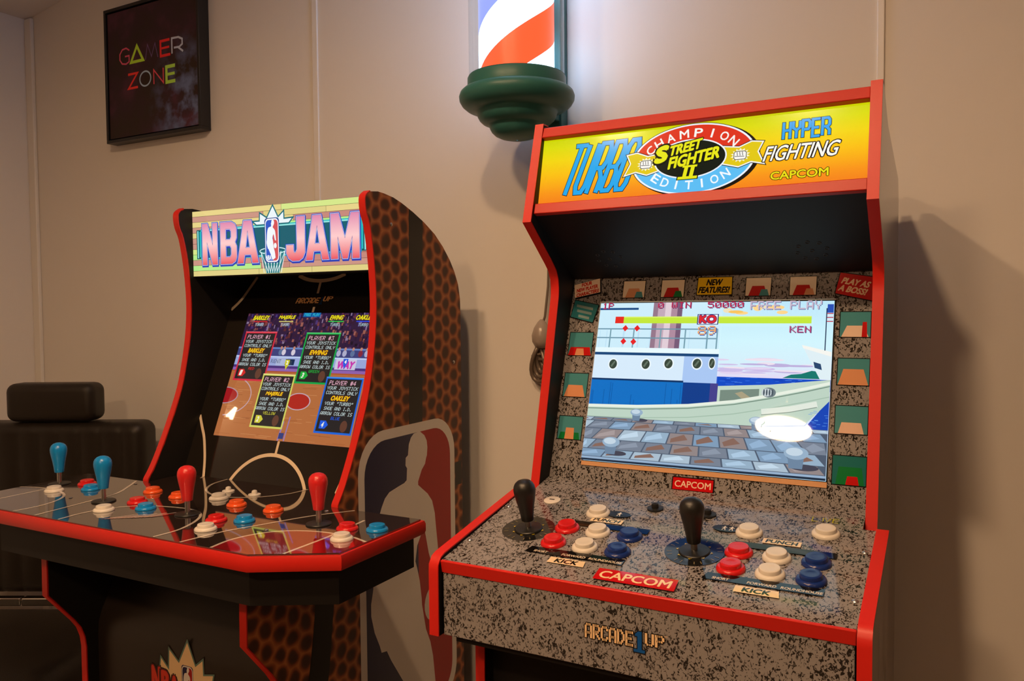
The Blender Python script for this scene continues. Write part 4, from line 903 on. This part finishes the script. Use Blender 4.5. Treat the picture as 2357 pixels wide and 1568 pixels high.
# ================================================================ picture on the wall
pic = empty('wall_picture', (-1.6635, WALL_Y, 1.809)); tag(pic, 'square black framed dark print with neon coloured lettering on the wall', 'picture')
PW, PHT, FD = .2005, .387, .036
frm = mat('black_frame', (.012,.010,.009), .35)
for a, b, z0, z1 in ((-PW,PW,0,.009),(-PW,PW,PHT-.009,PHT),(-PW,-PW+.009,.009,PHT-.009),(PW-.009,PW,.009,PHT-.009)):
    MB().box(a,b,-FD,-.001,z0,z1).build('frame_rail', frm, pic, bevel=.0008)
def pic_mat():
    m = mat('galaxy_print', (.03,.02,.02), .6, spec=.25); n, l, b = nodes(m)
    tc = n.new('ShaderNodeTexCoord'); no = n.new('ShaderNodeTexNoise'); no.inputs['Scale'].default_value = 9; no.inputs['Detail'].default_value = 5
    cr = n.new('ShaderNodeValToRGB'); e = cr.color_ramp.elements; e[0].position = .38; e[0].color = (.040,.024,.017,1); e[1].position = .68; e[1].color = (.095,.030,.055,1); k = e.new(.55); k.color = (.050,.022,.030,1)
    mp = n.new('ShaderNodeMapping'); mp.inputs['Location'].default_value = (-.150,0,-.075)
    gr = n.new('ShaderNodeTexGradient'); gr.gradient_type = 'SPHERICAL'; mp2 = n.new('ShaderNodeMapping'); mp2.vector_type = 'TEXTURE'; mp2.inputs['Location'].default_value = (.150,0,.080); mp2.inputs['Scale'].default_value = (.17,1,.20)
    n2 = n.new('ShaderNodeTexNoise'); n2.inputs['Scale'].default_value = 26; n2.inputs['Detail'].default_value = 6; r2 = n.new('ShaderNodeValToRGB'); r2.color_ramp.elements[0].position = .42; r2.color_ramp.elements[1].position = .72
    mu = n.new('ShaderNodeMath'); mu.operation = 'MULTIPLY'; mu2 = n.new('ShaderNodeMath'); mu2.operation = 'MULTIPLY'; mu2.inputs[1].default_value = 1.9; mu2.use_clamp = True
    mx = n.new('ShaderNodeMixRGB'); mx.inputs[2].default_value = (.15,.20,.40,1)
    l.new(tc.outputs['Object'], no.inputs[0]); l.new(no.outputs[0], cr.inputs[0]); l.new(tc.outputs['Object'], mp2.inputs[0]); l.new(mp2.outputs[0], gr.inputs[0]); l.new(tc.outputs['Object'], n2.inputs[0])
    l.new(gr.outputs['Fac'], mu.inputs[0]); l.new(n2.outputs[0], r2.inputs[0]); l.new(r2.outputs[0], mu.inputs[1]); l.new(mu.outputs[0], mu2.inputs[0]); l.new(mu2.outputs[0], mx.inputs[0]); l.new(cr.outputs[0], mx.inputs[1]); l.new(mx.outputs[0], b.inputs['Base Color']); return m
art = MB().box(-PW+.013,PW-.013,-FD+.004,-.002,.013,PHT-.013).build('print', pic_mat(), pic)
MB().box(-PW+.009,PW-.009,-.010,-.003,.009,PHT-.009).build('backing', mat('black_backing',(.006,.005,.005),.8), pic)
c = Canvas((0,-FD+.0038,0), (1,0,0), (0,0,1))
XO, ZO = 1.6635+.010, 1.809
G = {'G': [(-1.766,2.066),(-1.780,2.074),(-1.797,2.072),(-1.8085,2.060),(-1.809,2.044),(-1.799,2.032),(-1.782,2.029),(-1.768,2.034),(-1.768,2.051),(-1.786,2.051)],
 'A': [(-1.760,2.030),(-1.733,2.073),(-1.707,2.030),(-1.760,2.030)], 'M': [(-1.697,2.028),(-1.687,2.070),(-1.671,2.034),(-1.655,2.069),(-1.644,2.028)],
 'R': [(-1.585,2.028),(-1.585,2.070),(-1.558,2.069),(-1.543,2.062),(-1.543,2.048),(-1.555,2.042),(-1.577,2.043)], 'Z': [(-1.774,1.997),(-1.733,1.997),(-1.773,1.957),(-1.732,1.957)],
 'N': [(-1.663,1.955),(-1.663,1.995),(-1.623,1.954),(-1.623,1.995)]}
def neon(P, w_, col, closed=False): c.stroke([(u+XO, v-ZO) for u, v in P], w_, rgb(*col), closed)
neon(G['G'], .0045, (235,90,125)); c.build('letter', print_m, art)
neon(G['A'][:3], .0085, (196,246,60), True); c.build('letter', print_m, art)
neon(G['M'], .0030, (120,92,150)); c.build('letter', print_m, art)
neon([(-1.594,2.069),(-1.632,2.069),(-1.632,2.028),(-1.592,2.028)], .0075, (255,44,44)); neon([(-1.628,2.049),(-1.596,2.049)], .006, (255,44,44)); c.build('letter', print_m, art)
neon(G['R'], .0055, (205,220,250)); neon([(-1.560,2.042),(-1.540,2.028)], .0055, (205,220,250)); c.build('letter', print_m, art)
neon(G['Z'], .0070, (255,60,50)); c.build('letter', print_m, art)
neon([(-1.6995+.0235*math.cos(t/24*2*pi), 1.976+.0205*math.sin(t/24*2*pi)) for t in range(24)], .0045, (176,205,235), True); c.build('letter', print_m, art)
neon(G['N'], .0045, (240,84,104)); c.build('letter', print_m, art)
neon([(-1.574,1.995),(-1.610,1.995),(-1.610,1.953),(-1.574,1.953)], .0095, (190,245,90)); neon([(-1.605,1.974),(-1.576,1.974)], .008, (190,245,90)); c.build('letter', print_m, art)

# ================================================================ barber pole
PX, PY = -.4185, .252
pole = empty('barber_pole', (PX, PY, 1.641)); tag(pole, 'lit barber pole with red white and blue stripes over a green metal base', 'barber pole')
def green_mat():
    m = mat('worn_green_paint', (.03,.10,.085), .42, spec=.4); n, l, b = nodes(m)
    no = n.new('ShaderNodeTexNoise'); no.inputs['Scale'].default_value = 26; no.inputs['Detail'].default_value = 6; no.inputs['Roughness'].default_value = .7
    cr = n.new('ShaderNodeValToRGB'); e = cr.color_ramp.elements; e[0].position = .695; e[0].color = (.030,.150,.142,1); e[1].position = .715; e[1].color = (.36,.28,.20,1)
    tc = n.new('ShaderNodeTexCoord'); l.new(tc.outputs['Object'], no.inputs[0]); l.new(no.outputs[0], cr.inputs[0]); l.new(cr.outputs[0], b.inputs['Base Color']); return m
green_m = green_mat()
R = 1.0
base_prof = [(.002,0),(.020,.001),(.036,.005),(.048,.011),(.056,.019),(.060,.027),(.062,.034),(.066,.036),(.076,.040),(.083,.047),(.087,.055),(.0885,.063),(.092,.066),(.100,.068),(.112,.073),(.121,.081),(.1265,.091),(.1275,.100),(.1245,.109),(.118,.115),(.1085,.1175),(.1085,.142),(.106,.1455),(.1065,.1460),(.104,.143)]
base_prof = [(a*.885, b*.83) for a, b in base_prof]
MB().lathe(base_prof, n=64, cap=False).build('base', green_m, pole, auto=50)
top_prof = [(z_r, 1.04-z) for z_r, z in base_prof]
MB().lathe(top_prof, n=64, cap=False).build('top_cap', green_m, pole, auto=50)
def stripes():
    m = mat('lit_stripe_cylinder', (.0,.0,.0), .3); n, l, b = nodes(m); nt = m.node_tree
    tc = n.new('ShaderNodeTexCoord'); sp = n.new('ShaderNodeSeparateXYZ'); at = n.new('ShaderNodeMath'); at.operation = 'ARCTAN2'
    l.new(tc.outputs['Object'], sp.inputs[0]); l.new(sp.outputs['Y'], at.inputs[0]); l.new(sp.outputs['X'], at.inputs[1])
    d = n.new('ShaderNodeMath'); d.operation = 'DIVIDE'; d.inputs[1].default_value = 2*pi; l.new(at.outputs[0], d.inputs[0])
    z = n.new('ShaderNodeMath'); z.operation = 'MULTIPLY_ADD'; z.inputs[1].default_value = -1/.31; l.new(sp.outputs['Z'], z.inputs[0]); l.new(d.outputs[0], z.inputs[2])
    of = n.new('ShaderNodeMath'); of.operation = 'ADD'; of.inputs[1].default_value = STRIPE_PHASE; l.new(z.outputs[0], of.inputs[0])
    fr = n.new('ShaderNodeMath'); fr.operation = 'FRACT'; l.new(of.outputs[0], fr.inputs[0])
    cr = n.new('ShaderNodeValToRGB'); cr.color_ramp.interpolation = 'CONSTANT'; e = cr.color_ramp.elements
    W_ = (.52,.76,1.0,1)
    e[0].position = 0; e[0].color = (.95,.075,.022,1); e[1].position = .25; e[1].color = W_; k = e.new(.5); k.color = (.20,.24,.95,1); k = e.new(.75); k.color = W_
    st = n.new('ShaderNodeValToRGB'); st.color_ramp.interpolation = 'CONSTANT'; e = st.color_ramp.elements
    e[0].position = 0; e[0].color = (.30,.30,.30,1); e[1].position = .25; e[1].color = (1,1,1,1); k = e.new(.5); k.color = (.30,.30,.30,1); k = e.new(.75); k.color = (1,1,1,1)
    ml = n.new('ShaderNodeMath'); ml.operation = 'MULTIPLY'; ml.inputs[1].default_value = POLE_POWER
    l.new(fr.outputs[0], cr.inputs[0]); l.new(fr.outputs[0], st.inputs[0]); l.new(st.outputs[0], ml.inputs[0])
    l.new(cr.outputs[0], b.inputs['Emission Color']); l.new(ml.outputs[0], b.inputs['Emission Strength']); return m
STRIPE_PHASE = .79
MB().lathe([(.0735,.110),(.0735,.932)], n=64).build('striped_cylinder', stripes(), pole, auto=50)
gl = bpy.data.materials.new('clear_glass_tube'); gl.use_nodes = True; n = gl.node_tree.nodes; l = gl.node_tree.links; n.clear()
o_ = n.new('ShaderNodeOutputMaterial'); mx = n.new('ShaderNodeMixShader'); tr = n.new('ShaderNodeBsdfTransparent'); tr.inputs[0].default_value = (.93,.96,.97,1); gs = n.new('ShaderNodeBsdfGlossy'); gs.inputs['Roughness'].default_value = .02; fz = n.new('ShaderNodeLayerWeight'); fz.inputs[0].default_value = .5; pw = n.new('ShaderNodeMath'); pw.operation = 'POWER'; pw.inputs[1].default_value = 4.0; sc_ = n.new('ShaderNodeMath'); sc_.operation = 'MULTIPLY_ADD'; sc_.inputs[1].default_value = .45; sc_.inputs[2].default_value = .04
l.new(fz.outputs['Facing'], pw.inputs[0]); l.new(pw.outputs[0], sc_.inputs[0]); l.new(sc_.outputs[0], mx.inputs[0]); l.new(tr.outputs[0], mx.inputs[1]); l.new(gs.outputs[0], mx.inputs[2]); l.new(mx.outputs[0], o_.inputs[0])
MB().lathe([(.0930,.121),(.0930,.919)], n=64, cap=False).build('glass_tube', gl, pole, auto=50)
MB().box(.0,.032, WALL_Y-PY-.034, WALL_Y-PY-.001, .035, 1.005).build('wall_bracket', green_m, pole, bevel=.002)
MB().box(.004,.028, .03, WALL_Y-PY-.03, .060, .075).build('bracket_arm', green_m, pole, bevel=.002)
MB().box(.004,.028, .03, WALL_Y-PY-.03, .965, .980).build('bracket_arm', green_m, pole, bevel=.002)

# ================================================================ hanging cord bundle behind the red cabinet
cord_m = mat('grey_cord_sleeve', (.20,.16,.13), .35, metal=.3)
cb = empty('power_cord', (-.44, WALL_Y-.02, 1.18)); tag(cb, 'thin grey power cord hanging down the wall, wound into a tied bundle', 'cord')
MB().tube([(.012,.012,.455),(.012,.012,.30),(.010,.008,.18),(.004,.004,.115),(.0,.002,.10)], .0028, 8).build('cord_run', cord_m, cb, smooth=True)
MB().tube([(.028,.012,.455),(.028,.012,.30),(.026,.010,.14),(.014,.006,.105)], .0022, 8).build('cord_run', cord_m, cb, smooth=True)
def loop(cx, cz, rx, rz, tw, y, r):
    return [(cx+rx*math.cos(a)+tw*math.sin(2*a), y+.006*math.sin(a*2+tw*60), cz+rz*math.sin(a)) for a in [2*pi*k/20 for k in range(21)]]
MB().lathe([(.002,0),(.014,.004),(.021,.016),(.022,.030),(.017,.046),(.009,.058),(.003,.064)], c=(-.002,.0,.045), n=20).build('wrapped_head', mat('clear_bag', (.36,.30,.26), .25), cb, smooth=True)
for k in range(5): MB().tube(loop(-.008+.003*k, .012+.006*k, .016-.001*k, .038-.004*k, .003*(k-2), .002*(k-2), .0042), .0046, 8).build('cord_loop', cord_m, cb, smooth=True)
MB().tube(loop(-.006,.028,.018,.006,0,0,.003), .003, 8).build('tie_wrap', cord_m, cb, smooth=True)

# ================================================================ barber chair
ch = empty('barber_chair', (-1.836, .166, 0), .48); tag(ch, 'black leather barber chair with headrest and chrome fittings by the wall', 'chair')
def cushion(name, x0, x1, y0, y1, z0, z1, r, parent, tilt=0.0, pivot=(0,0), channels=0, depth=.006, seg=5):
    bm = bmesh.new(); bmesh.ops.create_cube(bm, size=1.0)
    for v in bm.verts: v.co = Vector(((x0+x1)/2+v.co.x*(x1-x0), (y0+y1)/2+v.co.y*(y1-y0), (z0+z1)/2+v.co.z*(z1-z0)))
    bmesh.ops.bevel(bm, geom=bm.edges[:], offset=r, segments=seg, profile=.5, affect='EDGES')
    if channels:
        for k in range(1, channels):
            x = x0+(x1-x0)*k/channels
            for dx in (-.008, 0, .008): bmesh.ops.bisect_plane(bm, geom=bm.verts[:]+bm.edges[:]+bm.faces[:], plane_co=(x+dx,0,0), plane_no=(1,0,0))
            for v in bm.verts:
                if abs(v.co.x-x) < 1e-4: v.co.y += depth if v.co.y < (y0+y1)/2 else -depth*0; 
    if tilt:
        for v in bm.verts: y, z = v.co.y-pivot[0], v.co.z-pivot[1]; v.co.y = pivot[0]+y*math.cos(tilt)-z*math.sin(tilt); v.co.z = pivot[1]+y*math.sin(tilt)+z*math.cos(tilt)
    me = bpy.data.meshes.new(name); bm.to_mesh(me); bm.free()
    for p in me.polygons: p.use_smooth = True
    me.materials.append(leather_m); o = bpy.data.objects.new(name, me); COL.objects.link(o); o.parent = parent; return o
cushion('headrest', -.124,.122, .0,.085, 1.012,1.118, .024, ch)
for x in (-.066,.048): MB().lathe([(.005,.97),(.005,1.04)], c=(x,.045,0), n=14).build('headrest_post', chrome_m, ch, auto=40)
cushion('backrest', -.262,.258, .0,.105, .535,1.010, .030, ch, channels=9, depth=.0025)
cushion('seat', -.270,.270, -.50,-.005, .395,.510, .045, ch, channels=6, depth=0)
MB().box(-.275,-.072,-.034,-.010,.515,.537).build('seat_trim_bar', chrome_m, ch, bevel=.003); MB().box(-.069,.275,-.034,-.010,.515,.537).build('seat_trim_bar', chrome_m, ch, bevel=.003)
for sx in (-1,1): MB().tube([(sx*.268,.05,.60),(sx*.285,.0,.50),(sx*.285,-.12,.44),(sx*.275,-.36,.43)], .014, 10).build('side_arm', chrome_m, ch, smooth=True)
MB().lathe([(.24,0),(.24,.015),(.20,.035),(.12,.055),(.07,.075),(.06,.37),(.16,.398)], c=(0,-.22,0), n=40).build('pedestal', chrome_m, ch, auto=35)
MB().box(-.18,.18,-.72,-.66,.16,.185).build('footrest', chrome_m, ch, bevel=.006); MB().box(-.16,-.13,-.70,-.34,.175,.400).build('footrest_arm', chrome_m, ch, bevel=.004); MB().box(.13,.16,-.70,-.34,.175,.400).build('footrest_arm', chrome_m, ch, bevel=.004)

# ================================================================ lamps out of view, known by reflections and shadows, one added as fill
def pendant(x, y, z, rad, power, label):
    p = empty('pendant_lamp', (x, y, z)); tag(p, label, 'lamp', 'pendant lamps')
    sh = mat('white_lamp_shade', (.75,.73,.70), .5); k = rad/.119
    MB().lathe([(a*k,b*k) for a, b in ((.128,0),(.124,.02),(.075,.09),(.030,.125),(.012,.135),(.011,.133),(.028,.122),(.072,.087),(.119,.020),(.122,0),(.128,0))], n=40, cap=False).build('shade', sh, p, auto=40)
    MB().lathe([(.001,.006),(rad,.006),(rad,.012),(.001,.012)], n=40, cap=False).build('diffuser', mat('lamp_glow_%d' % power, (1,1,1), .5, emit=LAMP_COL, estr=power), p)
    MB().lathe([(.004,.13*k),(.004,zc(x)-z-.001)], n=10).build('cable', mat('white_cable',(.6,.58,.55),.5), p)
    MB().lathe([(.045,zc(x)-z-.030),(.045,zc(x)-z-.012)], n=20).build('ceiling_rose', sh, p)
pendant(-.60, -.95, 2.42, .050, LAMP_LEFT, 'small white conical pendant lamp hanging above the space between the cabinets')
pendant(1.35, -2.50, 2.28, .150, LAMP_FILL, 'wide white conical pendant lamp added as fill light on the right side of the room')  # added fill lamp, unseen, brightens the right-facing side panels
pendant(-.05, -1.02, 2.51, .050, LAMP_RIGHT, 'small white conical pendant lamp hanging nearest above the camera')
pendant(-.262, -1.90, 2.165, .105, LAMP_REAR, 'larger white conical pendant lamp hanging further back in the room')
sc = empty('wall_lamp', (XL, -.95, 1.70)); tag(sc, 'small cone shaped wall lamp on the left wall', 'lamp')
MB().box(.0005,.012,-.03,.03,.02,.10).build('wall_plate', trim_m, sc, bevel=.003); MB().tube([(.01,0,.06),(.04,0,.045),(.07,0,.048)], .005, 10).build('arm', trim_m, sc, smooth=True)
MB().lathe([(.016,.0),(.006,.050)], c=(.07,0,.05), n=28).build('shade', mat('glowing_cone_shade', (1,1,1), .5, emit=LAMP_COL, estr=LAMP_SCONCE), sc, auto=50)
